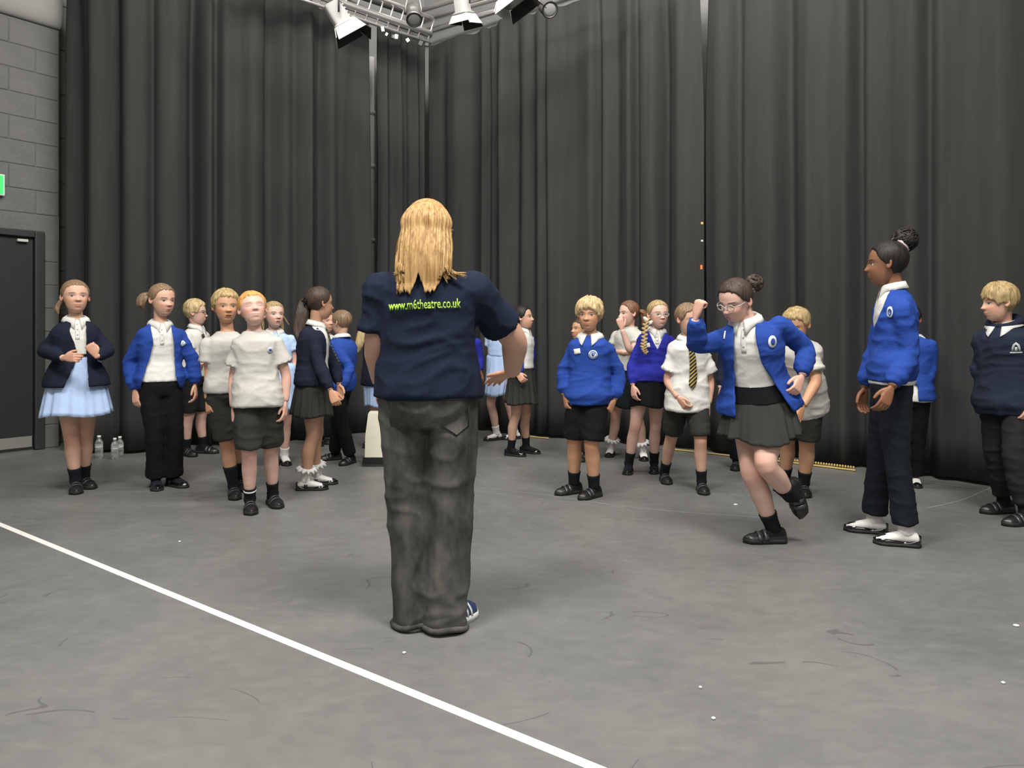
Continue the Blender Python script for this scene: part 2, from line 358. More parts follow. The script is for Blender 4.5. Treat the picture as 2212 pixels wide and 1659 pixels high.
def limb_pts(pts, q0, q1, n=18, bow=None):
    P = []
    for q in np.linspace(q0, q1, n):
        p = polyat(pts, q)
        w = max(0, 1 - abs(q - 1) / 0.22)           # round the joint a little
        if w > 0: p = lerp(p, (polyat(pts, max(q - 0.18, 0)) + polyat(pts, min(q + 0.18, len(pts) - 1))) / 2, 0.5 * w)
        if bow is not None: p = p + bow(q)
        P.append(p)
    return np.array(P)

def make_person(s):
    p = Person(); H = p.H = s['H']; Y = p.Y = s['Y']; p.s = s
    off = -math.degrees(math.atan((s['neck'][0] - CX) / F))       # turns are noted as seen by a viewer at the camera; make them room angles
    for k in ('yaw', 'hyaw', 'syaw'):
        if k in s or k == 'yaw': s[k] = s.get(k, 0) + off
    s['head'] = (*s['head'][:2], s['head'][2] + off, *s['head'][3:])
    s['feet'] = {k: (f if len(f) > 3 and f[3] == 'air' else (f[0], f[1], f[2] + off, *f[3:])) for k, f in s['feet'].items()}
    yaw = s['yaw']
    hyaw = s.get('hyaw', yaw); syaw = s.get('syaw', yaw)
    p.N = up(*s['neck'], Y + s.get('lean', 0.0))
    feet = s['feet']
    px = s.get('pel', (0.35 * s['neck'][0] + 0.65 * 0.5 * (feet['L'][0] + feet['R'][0]),))
    pz = py_to_z(px[1], Y) if len(px) > 1 else 0.515 * H
    p.P = A((px[0] - CX) * Y / F, Y, pz)
    ax = nrm(p.N - p.P); p.up = ax
    p.hl = left_of(hyaw); p.sl0 = left_of(syaw); p.sl = nrm(p.sl0 - ax * np.dot(p.sl0, ax)) if not s.get('shtilt') else nrm(p.sl0 + A(0, 0, s['shtilt']))
    p.hf = fwd_of(hyaw); p.sf = nrm(np.cross(p.sl, ax)) * 1.0
    if np.dot(p.sf, fwd_of(syaw)) < 0: p.sf = -p.sf
    p.base = A((px[0] - CX) * Y / F, Y, 0)
    p.w = s.get('w', 1.0); p.tt = s.get('torso', TORSO)
    sw = s.get('sw', 0.090) * H
    p.sh = {'L': p.N - ax * 0.062 * H + p.sl * sw, 'R': p.N - ax * 0.062 * H - p.sl * sw}
    for k in 'LR':
        if 'sh' + k in s: p.sh[k] = up(s['sh' + k][0], s['sh' + k][1], p.sh[k][1] + (s['sh' + k][2] if len(s['sh' + k]) > 2 else 0)) - A(0, 0, 0.028 * H) - nrm(p.sl0 * (1 if k == 'L' else -1)) * 0.016 * H
    p.arm = {}
    for k, sg in (('L', 1), ('R', -1)):
        a = s.get('arm' + k); S = p.sh[k]
        if a is None:
            E = S + A(0, 0, -0.165 * H) + p.sl * sg * 0.03 * H - p.sf * 0.01; W_ = E + A(0, 0, -0.135 * H) + p.sf * 0.04 * H
        else:
            E = solve(*a[0], S, 0.172 * H); W_ = solve(*a[1], E, 0.142 * H)
        p.arm[k] = [S, E, W_]
    p.hip = {'L': p.P + p.hl * s.get('hipw', 0.042) * H * p.w - A(0, 0, 0.01 * H), 'R': p.P - p.hl * s.get('hipw', 0.042) * H * p.w - A(0, 0, 0.01 * H)}
    p.leg = {}; p.foot = {}
    for k in 'LR':
        f = feet[k]
        if len(f) > 3 and f[3] == 'air':
            kn = solve(*f[4], p.hip[k], 0.235 * H); an = solve(*f[0:2], f[5], kn, 0.225 * H)
            p.leg[k] = [p.hip[k], kn, an]; d = nrm(A(*f[2])); u_ = nrm(nrm(kn - an) - d * np.dot(nrm(kn - an), d)); p.foot[k] = (an, d, u_)
        else:
            d = fwd_of(f[2]); g = fl(f[0], f[1]) - d * 0.035 * H; an = g + A(0, 0, 0.052 * H)
            kn = ik(p.hip[k], an, 0.235 * H, 0.23 * H, nrm(p.hf * 0.6 + d * 0.6)) if len(f) <= 4 else solve(*f[4], p.hip[k], 0.235 * H)
            p.leg[k] = [p.hip[k], kn, an]; p.foot[k] = (an, d, A(0, 0, 1))
    # head
    h = s['head']; hh = p.hh = s.get('hh', 0.155 * H + 0.002); s.setdefault('hwid', 1.09); hy, hp, hr = h[2], math.radians(h[3]) if len(h) > 3 else 0, math.radians(h[4]) if len(h) > 4 else 0
    f0 = fwd_of(hy); l0 = left_of(hy); u0 = A(0, 0, 1)
    f1 = f0 * math.cos(hp) + u0 * math.sin(hp); u1 = u0 * math.cos(hp) - f0 * math.sin(hp)
    l1 = l0 * math.cos(hr) + u1 * math.sin(hr); u1 = u1 * math.cos(hr) - l0 * math.sin(hr)
    p.hax = (l1, f1, u1); p.hc = up(h[0], h[1], p.N[1] + (p.sf[1] * 0.02 * H if len(h) < 6 else h[5]))
    root = p.root = thing('person', s['label'], 'person', p.base, s.get('group'))
    body(p); return p
def py_to_z(py, Y): return CH - (py - HY) * Y / F
def tring(p, t, ease=0.0, n=28, e=2.35):
    a = np.interp(t, [r[0] for r in p.tt], [r[1] for r in p.tt]) * p.H * p.w + ease; b = np.interp(t, [r[0] for r in p.tt], [r[2] for r in p.tt]) * p.H * p.w + ease
    k = float(np.clip(t, 0, 1)); l = nrm(lerp(p.hl, p.sl, k)); f = nrm(np.cross(l, p.up)); f = f if np.dot(f, lerp(p.hf, p.sf, k)) > 0 else -f
    c = p.P + (p.N - p.P) * t - f * 0.012 * p.H * math.sin(math.pi * k) * 0.5
    return c, l, f, a, b
def trings(p, t0, t1, ease, n=16, ez=None):
    out = []
    for t in np.linspace(t0, t1, n):
        e = ease(t) if callable(ease) else ease
        c, l, f, a, b = tring(p, t, e)
        if ez and t < 0.08: _, _, _, a, b = tring(p, 0.08, e)
        out.append(ring(c, l, f, a, b))
    return out
def bowleg(p):
    return lambda q: (-p.hf * 0.010 * p.H * sm(q - 1.38, 0.2) + p.hf * 0.004 * p.H * sm(q - 1.0, 0.08))
def body(p):
    s = p.s; H = p.H; mb = MB()
    mb.loft(trings(p, -0.16, 1.0, lambda t: -0.014 + 0.012 * sstep(t, 0.75, 0.95), 18))
    for k in 'LR':
        P = limb_pts(p.arm[k], 0, 2, 22); q = np.linspace(0, 2, 22); fat = s.get('armfat', 1.0)
        mb.tube(P, np.interp(q, *zip(*ARM_R)) * H * fat * np.interp(q, [0, .5, 1], [.82, .95, 1]), 14); mb.ell(p.arm[k][0], np.eye(3), (.025 * H * fat,) * 3)
        P = limb_pts(p.leg[k], 0, 2.0, 26, bowleg(p)); q = np.linspace(0, 2, 26)
        mb.tube(P, np.interp(q, *zip(*LEG_R)) * H * s.get('legfat', 1.0) * (0.80 if s.get('cov') else 1.0), 16)
        mb.ell(p.leg[k][0], np.eye(3), (.050 * H,) * 3)
        an, d, u = p.foot[k]; mb.ell(an - u * 0.036 * H + d * 0.03 * H, (d, np.cross(u, d), u), (0.050 * H, 0.015 * H, 0.010 * H))
    l1, f1, u1 = p.hax; hh = p.hh
    mb.tube(spline([p.N - p.up * 0.04 * H - p.sf * 0.006 * H, p.N + p.up * 0.01 * H, p.hc - u1 * 0.22 * hh - f1 * 0.10 * hh, p.hc - f1 * 0.08 * hh], 10), np.interp(np.linspace(0, 1, 10), [0, .35, 1], [.038 * H, .0295 * H, .031 * H]) * s.get('neckfat', 1.0), 16)
    V, Fc = remesh(mb, s.get('vox', 0.010), 3); skin = A(*s['skin'])
    col = np.tile(skin, (len(V), 1))
    # redder knees / elbows
    for k in 'LR':
        for c, r in ((p.leg[k][1] + p.hf * 0.03 * H, 0.05), (p.arm[k][1], 0.04)):
            w_ = 0.35 * sm(np.linalg.norm(V - c, axis=1), r); col = col * (1 - w_[:, None]) + skin * A(1.0, 0.70, 0.64) * w_[:, None]
    Vs, Fs, Cs, n = [V], list(Fc), [col], len(V)
    def addp(v, f, c):
        nonlocal n
        Vs.append(v); Cs.append(c if np.ndim(c) == 2 else np.tile(c, (len(v), 1))); Fs.extend([tuple(i + n for i in q) for q in f]); n += len(v)
    br = s.get('brow', (0.12, 0.08, 0.05))
    lip = s.get('lip', tuple(skin * A(0.95, 0.50, 0.48)))
    hw = A(s.get('hwid', 1.0), 1, 1)
    addp(place(HP * hw, p.hc, p.hax, hh), HF, head_cols(s['skin'], br, s.get('eye', (0.08, 0.06, 0.05)), lip, s.get('mouth', 0), s.get('closed', False), s.get('blush', 1.0)))
    addp(place(EARV * hw, p.hc, p.hax, hh), EARF, skin * A(1.0, 0.82, 0.78))
    for k, sg in (('L', 1), ('R', -1)):
        S, E, W_ = p.arm[k]; hs = s.get('hand' + k, {}); L = 0.112 * H * s.get('handk', 1.0)
        d = nrm(W_ - E)
        if 'tip' in hs: d = nrm(solve(*hs['tip'], W_, L) - W_)
        elif d[2] < -0.5: d = nrm(d * 0.75 + A(0, 0, -0.35))
        nn = A(*hs['n']) if 'n' in hs else -p.sl * sg * 0.85 - p.sf * 0.5
        nn = nrm(nn - d * np.dot(nn, d)); th = np.cross(d, nn) * (1 if k == 'R' else -1)
        v, f = HANDS[hs.get('pose', 'relaxed')]
        if k == 'L': f = [q[::-1] for q in f]
        addp(W_ + (v[:, 0:1] * d + v[:, 1:2] * th + v[:, 2:3] * nn) * L, f, skin * A(1.0, 0.90, 0.86))
    V = np.concatenate(Vs) - p.base; me = pymesh(V, Fs, 'body')
    ca = me.color_attributes.new('Col', 'FLOAT_COLOR', 'POINT'); c4 = np.concatenate([np.concatenate(Cs), np.ones((n, 1))], 1); ca.data.foreach_set('color', c4.ravel().astype(np.float32))
    p.body = link('body', me, p.root, SKIN)
def garment(p, name, mb, m, vox=None, amp=0.004, smooth=3, cut=None, armkeep=True, solid=0.0, parent=None, fz=20, label=None):
    V, Fc = remesh(mb, vox or p.s.get('vox', 0.010), smooth)
    V = wrinkle(V, Fc, amp, p.s.get('seed', 0) + len(name), fz=fz)
    if cut:
        ip = np.array([q if len(q) == 4 else (*q, q[-1]) for q in Fc]); cen = V[ip].mean(1); _, fn = vnormals(V, Fc); fn = fn / (np.linalg.norm(fn, axis=1)[:, None] + 1e-12)
        x, y = proj(cen); ys = [c[0] for c in cut]
        inside = (y > ys[0]) & (y < ys[-1]) & (x > np.interp(y, ys, [c[1] for c in cut])) & (x < np.interp(y, ys, [c[2] for c in cut]))
        inside &= (fn @ p.sf) > -0.25
        for k in 'LR':
            Pn = limb_pts(p.arm[k], 0.0, 2, 34); dm = np.min(np.linalg.norm(cen[:, None, :] - Pn[None], axis=2), axis=1); inside &= dm > p.s.get('keep', 0.056) * p.H
        Fc = [f for f, i in zip(Fc, inside) if not i]
    me = pymesh(V - p.base, Fc, name)
    if cut:
        bm = bmesh.new(); bm.from_mesh(me); bmesh.ops.delete(bm, geom=[v for v in bm.verts if not v.link_faces], context='VERTS')
        seen = set(); kill = []
        for v0 in bm.verts:
            if v0 in seen: continue
            st = [v0]; comp = []; seen.add(v0)
            while st:
                v = st.pop(); comp.append(v)
                for e_ in v.link_edges:
                    o_ = e_.other_vert(v)
                    if o_ not in seen: seen.add(o_); st.append(o_)
            if len(comp) < 300: kill += comp
        bmesh.ops.delete(bm, geom=kill, context='VERTS')
        for _ in range(6):
            bv = [v for v in bm.verts if v.is_boundary]; new = {}
            for v in bv:
                nb = [e.other_vert(v).co for e in v.link_edges if e.is_boundary]
                if len(nb) == 2: new[v] = v.co * 0.5 + (nb[0] + nb[1]) * 0.25
            for v, c_ in new.items(): v.co = c_
        bm.to_mesh(me); bm.free()
    o = link(name, me, parent or p.root, m)
    if cut or solid:
        sl = o.modifiers.new('thickness', 'SOLIDIFY'); sl.thickness = solid or 0.007; sl.offset = -1
    if label: o['label'] = label
    return o
def t_of(p, py): return (py_to_z(py, p.Y) - p.P[2]) / (p.N[2] - p.P[2])
def top(p, name, m, ease, hem, sleeve=0.75, srad=1.35, send=None, cut=None, band=0.0, amp=0.004, label=None, flare=0.0, sides='LR', fz=20):
    """sleeve: position along the arm (1 elbow, 2 wrist); srad: sleeve radius over arm radius"""
    H = p.H; mb = MB(); th = t_of(p, hem)
    def e(t):
        k = ease * (1.0 - 0.85 * sstep(t, 0.84, 1.0)) + 0.008 * (1 - sstep(t, th + 0.05, th + 0.45)) + flare * sstep(-t, -0.5, -th)
        if band: k = k - band * (1 - sstep(t, th + 0.05, th + 0.13)) + band * 0.7 * sm(t - th - 0.17, 0.07)
        return k
    mb.loft(trings(p, th, 1.0, e, 22, True))
    for k in sides:
        if sleeve <= 0: continue
        P = limb_pts(p.arm[k], 0, sleeve, 20); q = np.linspace(0, sleeve, 20); fat = p.s.get('armfat', 1.0)
        r = np.interp(q, *zip(*ARM_R)) * H * fat; f = np.interp(q, [0, sleeve * 0.5, sleeve], [1.06 + 0.12 * (srad - 1), 0.45 + 0.55 * srad + 0.0, (send or srad)])
        r = r * f
        if sleeve > 1.7: r = np.where(q > sleeve - 0.14, r * 0.80, r) + 0.006 * H * sm(q - (sleeve - 0.22), 0.07) * (1 if band else 0.3)
        mb.tube(P, r, 16); mb.ell(p.arm[k][0], np.eye(3), (r[0] * 1.02,) * 3)
    return garment(p, name, mb, m, amp=amp, cut=cut, label=label, fz=fz)
def legs(p, name, m, waist, hemq, r_top=.066, r_mid=None, r_hem=.06, ease=0.012, amp=0.004, label=None, prof=None, fz=20):
    H = p.H; mb = MB(); tw = t_of(p, waist)
    mb.loft(trings(p, -0.17, tw, ease, 12))
    for k in 'LR':
        n = 24; q = np.linspace(0, hemq, n); P = limb_pts(p.leg[k], 0, hemq, n)
        pr = prof or [(0, .057), (hemq * .4, r_top * .86), (hemq, r_hem * .76)]
        if prof is None and r_mid: pr = [(0, .057), (hemq / 2, r_mid * .85), (hemq, r_hem * .9)]
        mb.tube(P, np.interp(q, *zip(*pr)) * H, 18); mb.ell(p.leg[k][0], np.eye(3), ((prof[0][1] if prof else .057) * H * 0.98,) * 3)
    return garment(p, name, mb, m, amp=amp, label=label, fz=fz)
def skirt(p, name, m, waist, hem, halfpx, pleats=14, amp=0.05, depth=0.85, sway=(0, 0), ease=0.014, label=None, seed=1.0, tilt=0.0):
    H = p.H; tw = t_of(p, waist); c0, l, f, a0, b0 = tring(p, tw, ease)
    zc = py_to_z(hem, p.Y - halfpx * p.Y / F * depth * 0.9); n = 120; th = np.linspace(0, 2 * math.pi, n, endpoint=False); rs = []
    ah = halfpx * p.Y / F; bh = ah * depth; cx = p.P * A(1, 1, 0) + A(0, 0, zc) + A(sway[0], sway[1], 0)
    for i, q in enumerate(np.linspace(0, 1, 16)):
        k = q ** 0.80; c = lerp(c0, cx, q); a = lerp(a0, ah, k); b = lerp(b0, bh, k)
        rip = 1 + amp * q ** 0.7 * (np.sin(pleats * th + 1.2 * np.sin(2 * th + seed) + seed) + 0.5 * np.sin(pleats * 2.3 * th + seed * 2))
        dz = tilt * q * np.cos(th) + 0.010 * q * np.sin(3 * th + seed)
        rs.append(c + np.outer(np.cos(th) * a * rip, l) + np.outer(np.sin(th) * b * rip, f) + np.outer(dz, A(0, 0, 1)))
    for k_ in 'LR':
        hp_, kn = p.leg[k_][0], p.leg[k_][1]; r_ = 0.053 * H * p.s.get('legfat', 1.0)
        for i in range(1, len(rs)):
            ab = kn - hp_; t_ = np.clip(((rs[i] - hp_) @ ab) / (ab @ ab), 0, 1); cl = hp_ + t_[:, None] * ab; dv = rs[i] - cl; dv[:, 2] *= 0.15; ds = np.linalg.norm(dv, axis=1) + 1e-9
            rad = r_ * (1 - 0.25 * t_) + 0.012; out = (rs[i] - cx) * A(1, 1, 0); out = out / (np.linalg.norm(out, axis=1)[:, None] + 1e-9)
            rs[i] = rs[i] + out * np.maximum(0, rad - ds)[:, None]
    mb = MB(); mb.loft(rs, cap=False); mb.loft([rs[0], lerp(rs[0], np.tile(c0, (n, 1)), 0.5)], cap=False)
    o = mb.build(name, m, p.root, p.base); sl = o.modifiers.new('thickness', 'SOLIDIFY'); sl.thickness = 0.004; sl.offset = -1
    if label: o['label'] = label
    return o
def sock(p, k, m, q0, frill=False):
    mb = MB(); H = p.H; P = limb_pts(p.leg[k], q0, 2.0, 10, bowleg(p)); q = np.linspace(q0, 2.0, 10)
    mb.tube(P, np.interp(q, *zip(*LEG_R)) * H * p.s.get('legfat', 1.0) + 0.0055, 18)
    an, d, u = p.foot[k]; g_ = an - u * 0.040 * H; w_ = np.cross(u, d); Ls = 0.162 * H
    mb.loft([ring(g_ + d * x * Ls + u * h_ * H * .5, w_, u, hw * H, h_ * H * .5, 18, 2.2) for x, hw, h_ in ((-.25, .012, .022), (-.2, .020, .036), (-.08, .0225, .046), (.06, .0225, .044), (.2, .0235, .034), (.36, .024, .025), (.5, .021, .018), (.58, .012, .012))]); mb.ell(an, np.eye(3), (.0275 * H,) * 3)
    if frill:
        T = nrm(p.leg[k][1] - p.leg[k][2]); c = P[0]; a, b = frames([c, c + T])[1][0]; th = np.linspace(0, 2 * math.pi, 60, endpoint=False); r0 = np.interp(q0, *zip(*LEG_R)) * H + 0.004; rs = []
        for dz, r, am in ((0.004, r0, 0), (0.006, r0 + 0.012, 0.10), (-0.006, r0 + 0.022, 0.20), (-0.022, r0 + 0.026, 0.24), (-0.018, r0 + 0.006, 0.05)):
            rr = r * (1 + am * np.sin(11 * th)); rs.append(c + T * dz + np.outer(np.cos(th) * rr, a) + np.outer(np.sin(th) * rr, b) + np.outer(0.006 * am * 5 * np.cos(11 * th), T))
        mb.loft(rs, cap=False)
    return mb.build('sock', m, p.root, p.base)
def shoe(p, k, kind='school', L=None):
    an, d, u = p.foot[k]; H = p.H; s = H / 1.4; w_ = np.cross(u, d); g = an - u * 0.052 * H; L = L or 0.162 * H * 1.0
    lowcut = kind in ('mary_jane', 'loafer')
    st = 0.020 * s if kind in ('school', 'trainer') else 0.013 * s
    hs = {'school': [.045, .075, .082, .074, .060, .050, .043, .030], 'trainer': [.05, .078, .085, .082, .072, .06, .05, .032], 'mary_jane': [.050, .058, .040, .024, .022, .044, .040, .026], 'loafer': [.052, .058, .042, .030, .046, .050, .042, .028]}[kind]
    xs = [-.30, -.24, -.10, .06, .22, .40, .55, .665]; ws = [.020, .030, .032, .032, .037, .041, .037, .020]
    rs = []; th = np.linspace(0, 2 * math.pi, 20, endpoint=False)
    xx = np.linspace(-.30, .675, 22)
    for x in xx:
        hw = np.interp(x, xs, ws) * s * math.sqrt(max(0.04, 1 - max(0, (x - 0.52) / 0.16) ** 2)) * math.sqrt(max(0.05, 1 - max(0, (-0.22 - x) / 0.085) ** 2)); ht = np.interp(x, xs, hs) * s - st * 0.5
        c, sn = np.cos(th), np.sin(th); zz = np.where(sn > 0, np.abs(sn) ** 0.8 * ht, sn * 0.006); yy = np.sign(c) * np.abs(c) ** 0.75 * hw * np.where(sn > 0, 1 - 0.30 * np.clip(sn, 0, 1) ** 2, 1)
        rs.append(g + d * (x * L) + np.outer(yy, w_) + np.outer(zz + st * 0.6, u))
    mat_u = {'school': M['leather'], 'mary_jane': M['patent'], 'loafer': M['patent'], 'trainer': M['trainer']}[kind]
    mb = MB(); mb.loft(rs); o = mb.build('shoe', mat_u, p.root, p.base)
    # sole
    out = []
    for x in np.linspace(-.305, .685, 24): out.append((x, np.interp(x, xs, ws) * s * math.sqrt(max(0.03, 1 - max(0, (x - 0.52) / 0.168) ** 2)) * math.sqrt(max(0.03, 1 - max(0, (-0.22 - x) / 0.09) ** 2)) + 0.003))
    ol = [(x, y) for x, y in out] + [(x, -y) for x, y in out[::-1]]
    r0 = np.array([g + d * x * L + w_ * y + u * 0.001 for x, y in ol]); r1 = np.array([g + d * x * L + w_ * y + u * st for x, y in ol]); r2 = np.array([g + d * x * L * 0.98 + w_ * y * 0.9 + u * (st + 0.003) for x, y in ol])
    mb = MB(); mb.loft([r0, r1, r2]); mb.build('sole', M['whitesole'] if kind == 'trainer' else M['sole'], o, None).location = -Vector(p.base)
    if kind in ('school', 'mary_jane', 'trainer'):
        for x in ((0.20, 0.34) if kind == 'school' else (0.02,) if kind == 'mary_jane' else (0.22, 0.3, 0.38)):
            hw = np.interp(x, xs, ws) * s + 0.002; ht = (np.interp(x, xs, hs) * s if kind != 'mary_jane' else 0.062 * s) + 0.002
            wd = 0.011 * s if kind != 'trainer' else 0.004; R = []
            for sgn in (-1, 1):
                a = np.linspace(0.15, math.pi - 0.15, 12); R.append(np.array([g + d * (x * L + sgn * wd) + w_ * (math.copysign(abs(math.cos(q)) ** 0.75, math.cos(q)) * hw * (1 - 0.28 * math.sin(q) ** 2)) + u * (st * 0.5 + math.sin(q) ** 0.8 * (ht - st * 0.5)) for q in a]))
            mb = MB(); V, Fc = loft(R, False, False); mb.add(V, Fc); t = mb.build('strap' if kind != 'trainer' else 'lace', M['patent'] if kind == 'mary_jane' else M['whitesole'] if kind == 'trainer' else M['strap'], o)
            t.location = -Vector(p.base); q_ = t.modifiers.new('thickness', 'SOLIDIFY'); q_.thickness = 0.004; q_.offset = 1
    if kind == 'loafer':
        mb = MB(); mb.tube([g + d * 0.30 * L + w_ * y + u * 0.052 * s for y in np.linspace(-.016, .016, 6)], 0.004, 8); t = mb.build('buckle', M['gold'], o); t.location = -Vector(p.base)
    return o
def shoes(p, kind, sockm, q0, frill=False, L=None):
    for k in 'LR':
        sock(p, k, sockm, q0, frill); shoe(p, k, kind, L)
def collar(p, m=None, big=1.0, open_=12, ease=0.014):
    H = p.H; c = p.N; u = nrm(p.up * 0.8 + A(0, 0, 0.4) + p.sf * 0.12); l = p.sl; f = nrm(p.sf - u * np.dot(p.sf, u)); l = np.cross(f, u) if np.dot(np.cross(f, u), l) > 0 else -np.cross(f, u)
    th = np.radians(np.linspace(open_, 360 - open_, 44)); fr = np.abs(np.degrees(th) - 180) / 180; rs = []
    pt = np.clip((fr - 0.72) / 0.22, 0, 1)
    for ri, (r, z) in enumerate(((.036, -.014), (.0365, .014), (.039, .020), (.047 * big, .010), (.0545 * big, -.005))):
        dz = z - (0.026 * pt ** 1.5 if ri == 4 else 0) - 0.012 * fr ** 2; rr = (r + (0.006 * pt if ri == 4 else 0)) * H * np.ones(len(th))
        if ri > 2:
            for i in range(len(th)):
                t_ = 1 + float(dz[i]) * H / np.linalg.norm(p.N - p.P); _, _, _, a_, b_ = tring(p, min(t_, 1.0), ease * (1 - .85 * sstep(np.array([t_]), .84, 1.0)[0]) + .010); rr[i] = max(rr[i], 1 / math.hypot(math.sin(th[i]) / a_, math.cos(th[i]) / b_))
        rs.append(c + np.outer(np.sin(th) * rr * 1.05, l) + np.outer(np.cos(th) * rr, f) + np.outer(dz * H, u))
    mb = MB(); V, Fc = loft(rs, False, False); mb.add(V, Fc); o = mb.build('collar', m or M['white'], p.root, p.base)
    q = o.modifiers.new('thickness', 'SOLIDIFY'); q.thickness = 0.003; return o
def neckband(p, m, r=.046, drop=0.012, tube_r=0.007):
    H = p.H; th = np.linspace(0, 2 * math.pi, 40); c = p.N + p.up * 0.002
    pts = [c + p.sl * math.sin(t) * r * H * 1.08 + p.sf * math.cos(t) * r * H * 0.92 - p.up * drop * H * (1 + math.cos(t)) for t in th]
    mb = MB(); mb.tube(pts, tube_r, 8, False); return mb.build('neckband', m, p.root, p.base)
def on_surface(p, obj, px, py, shape, m, name, parent, off=0.004, flip=False, upv=None):
    """lay a flat shape (list of polygons in metres, local x right / y up as seen from outside) on a garment where the ray through (px,py) meets it"""
    dg = bpy.context.evaluated_depsgraph_get(); bvh = obj_bvh(obj)
    d = nrm(up(px, py, 1.0) - A(0, 0, CH)); o = A(0, 0, CH) - p.base
    hit, n, _, _ = bvh.ray_cast(Vector(o), Vector(d))
    if hit is None: print('no hit', name, px, py); return None
    hit = A(*hit); n = A(*n); n = n if np.dot(n, d) < 0 else -n
    # average normal
    acc = n.copy()
    for dx, dy in ((6, 0), (-6, 0), (0, 6), (0, -6)):
        h2, n2, _, _ = bvh.ray_cast(Vector(o), Vector(nrm(up(px + dx, py + dy, 1.0) - A(0, 0, CH))))
        if h2 is not None: n2 = A(*n2); acc += n2 if np.dot(n2, d) < 0 else -n2
    n = nrm(acc); uv = upv if upv is not None else A(0, 0, 1); y = nrm(uv - n * np.dot(uv, n)); x = np.cross(y, n)
    mb = MB()
    for V2, Fc in shape:
        V = []
        for a, b in V2:
            q = hit + x * a + y * b + n * 0.12; h2, _, _, _ = bvh.ray_cast(Vector(q), Vector(-n), 0.3)
            V.append((A(*h2) if h2 is not None else q - n * 0.12) + n * off)
        mb.add(V, Fc)
    me = pymesh(*mb.arr(), name); t = link(name, me, parent, m)
    s_ = t.modifiers.new('thickness', 'SOLIDIFY'); s_.thickness = 0.002; s_.offset = 1
    return t
def obj_bvh(o):
    V, Fc = mesh_arrays(o.data); return BVHTree.FromPolygons(V.tolist(), Fc)
def disc(r, n=24, r2=None, cx=0, cy=0, sy=1.0):
    a = np.linspace(0, 2 * math.pi, n, endpoint=False)
    if r2 is None:
        V = [(cx, cy)] + [(cx + r * .5 * math.cos(t), cy + r * .5 * sy * math.sin(t)) for t in a] + [(cx + r * math.cos(t), cy + r * sy * math.sin(t)) for t in a]
        Fc = [(0, 1 + j, 1 + (j + 1) % n) for j in range(n)] + [(1 + j, 1 + n + j, 1 + n + (j + 1) % n, 1 + (j + 1) % n) for j in range(n)]
    else:
        V = [(cx + r2 * math.cos(t), cy + r2 * sy * math.sin(t)) for t in a] + [(cx + r * math.cos(t), cy + r * sy * math.sin(t)) for t in a]
        Fc = [(j, n + j, n + (j + 1) % n, (j + 1) % n) for j in range(n)]
    return V, Fc
def rect(w_, h_, rot=0, nx=5, ny=4, cx=0, cy=0):
    V = []; c, s_ = math.cos(rot), math.sin(rot)
    for j in range(ny):
        for i in range(nx):
            x = (i / (nx - 1) - .5) * w_; y = (j / (ny - 1) - .5) * h_; V.append((cx + x * c - y * s_, cy + x * s_ + y * c))
    return V, [(j * nx + i, j * nx + i + 1, (j + 1) * nx + i + 1, (j + 1) * nx + i) for j in range(ny - 1) for i in range(nx - 1)]
def tri(pts): return pts, [tuple(range(len(pts)))]
def crest(p, g, px, py, r=0.034):
    """round pale school crest with a small blue shield and leaf mark"""
    on_surface(p, g, px, py, [disc(r)], M['emblemw'], 'emblem', g, 0.004)
    on_surface(p, g, px, py, [disc(r * .80, 24, r * .72), tri([(-r * .38, r * .35), (-r * .1, r * .42), (0, r * .05), (0, -r * .55), (-r * .3, -r * .12)]), tri([(r * .38, r * .35), (r * .3, -r * .12), (0, -r * .55), (0, r * .05), (r * .1, r * .42)])], M['emblemb'], 'emblem_print', g, 0.0075)
def capped_hair(p, m, cap, extra=None, name='hair'):
    V = place(cap * A(p.s.get('hwid', 1.0), 1, 1), p.hc, p.hax, p.hh); mb = MB(); mb.add(V, GF)
    if extra: extra(mb)
    return mb.build(name, m, p.root, p.base)
def hp(p, l, f, u): return p.hc + (p.hax[0] * l + p.hax[1] * f + p.hax[2] * u) * p.hh
def lock(mb, pts, r0, prof=(0.6, 1, 1, .85, .25), n=26, seed=0, flat=0.75, ridges=5):
    P = spline(pts, n); q = np.linspace(0, 1, n); R = np.interp(q, np.linspace(0, 1, len(prof)), prof) * r0
    rs = tuberings(P, R, 24, flat); th = np.linspace(0, 2 * math.pi, 24, endpoint=False)
    out = []
    for i, (c, r) in enumerate(zip(P, rs)): out.append(c + (r - c) * (1 + 0.16 * np.sin(ridges * th + q[i] * 3 + seed) + 0.08 * np.sin(9 * th - q[i] * 4 + seed))[:, None])
    mb.loft(out)
TIED = [(0, .315), (25, .31), (50, .25), (68, .06), (85, -.02), (100, -.12), (120, -.24), (180, -.30)]
BOY = [(0, .275), (30, .27), (52, .20), (66, .02), (80, -.04), (98, -.02), (118, -.20), (180, -.30)]
FRINGE = [(0, .13), (30, .12), (50, .06), (64, -.08), (80, -.06), (98, -.08), (118, -.24), (180, -.34)]
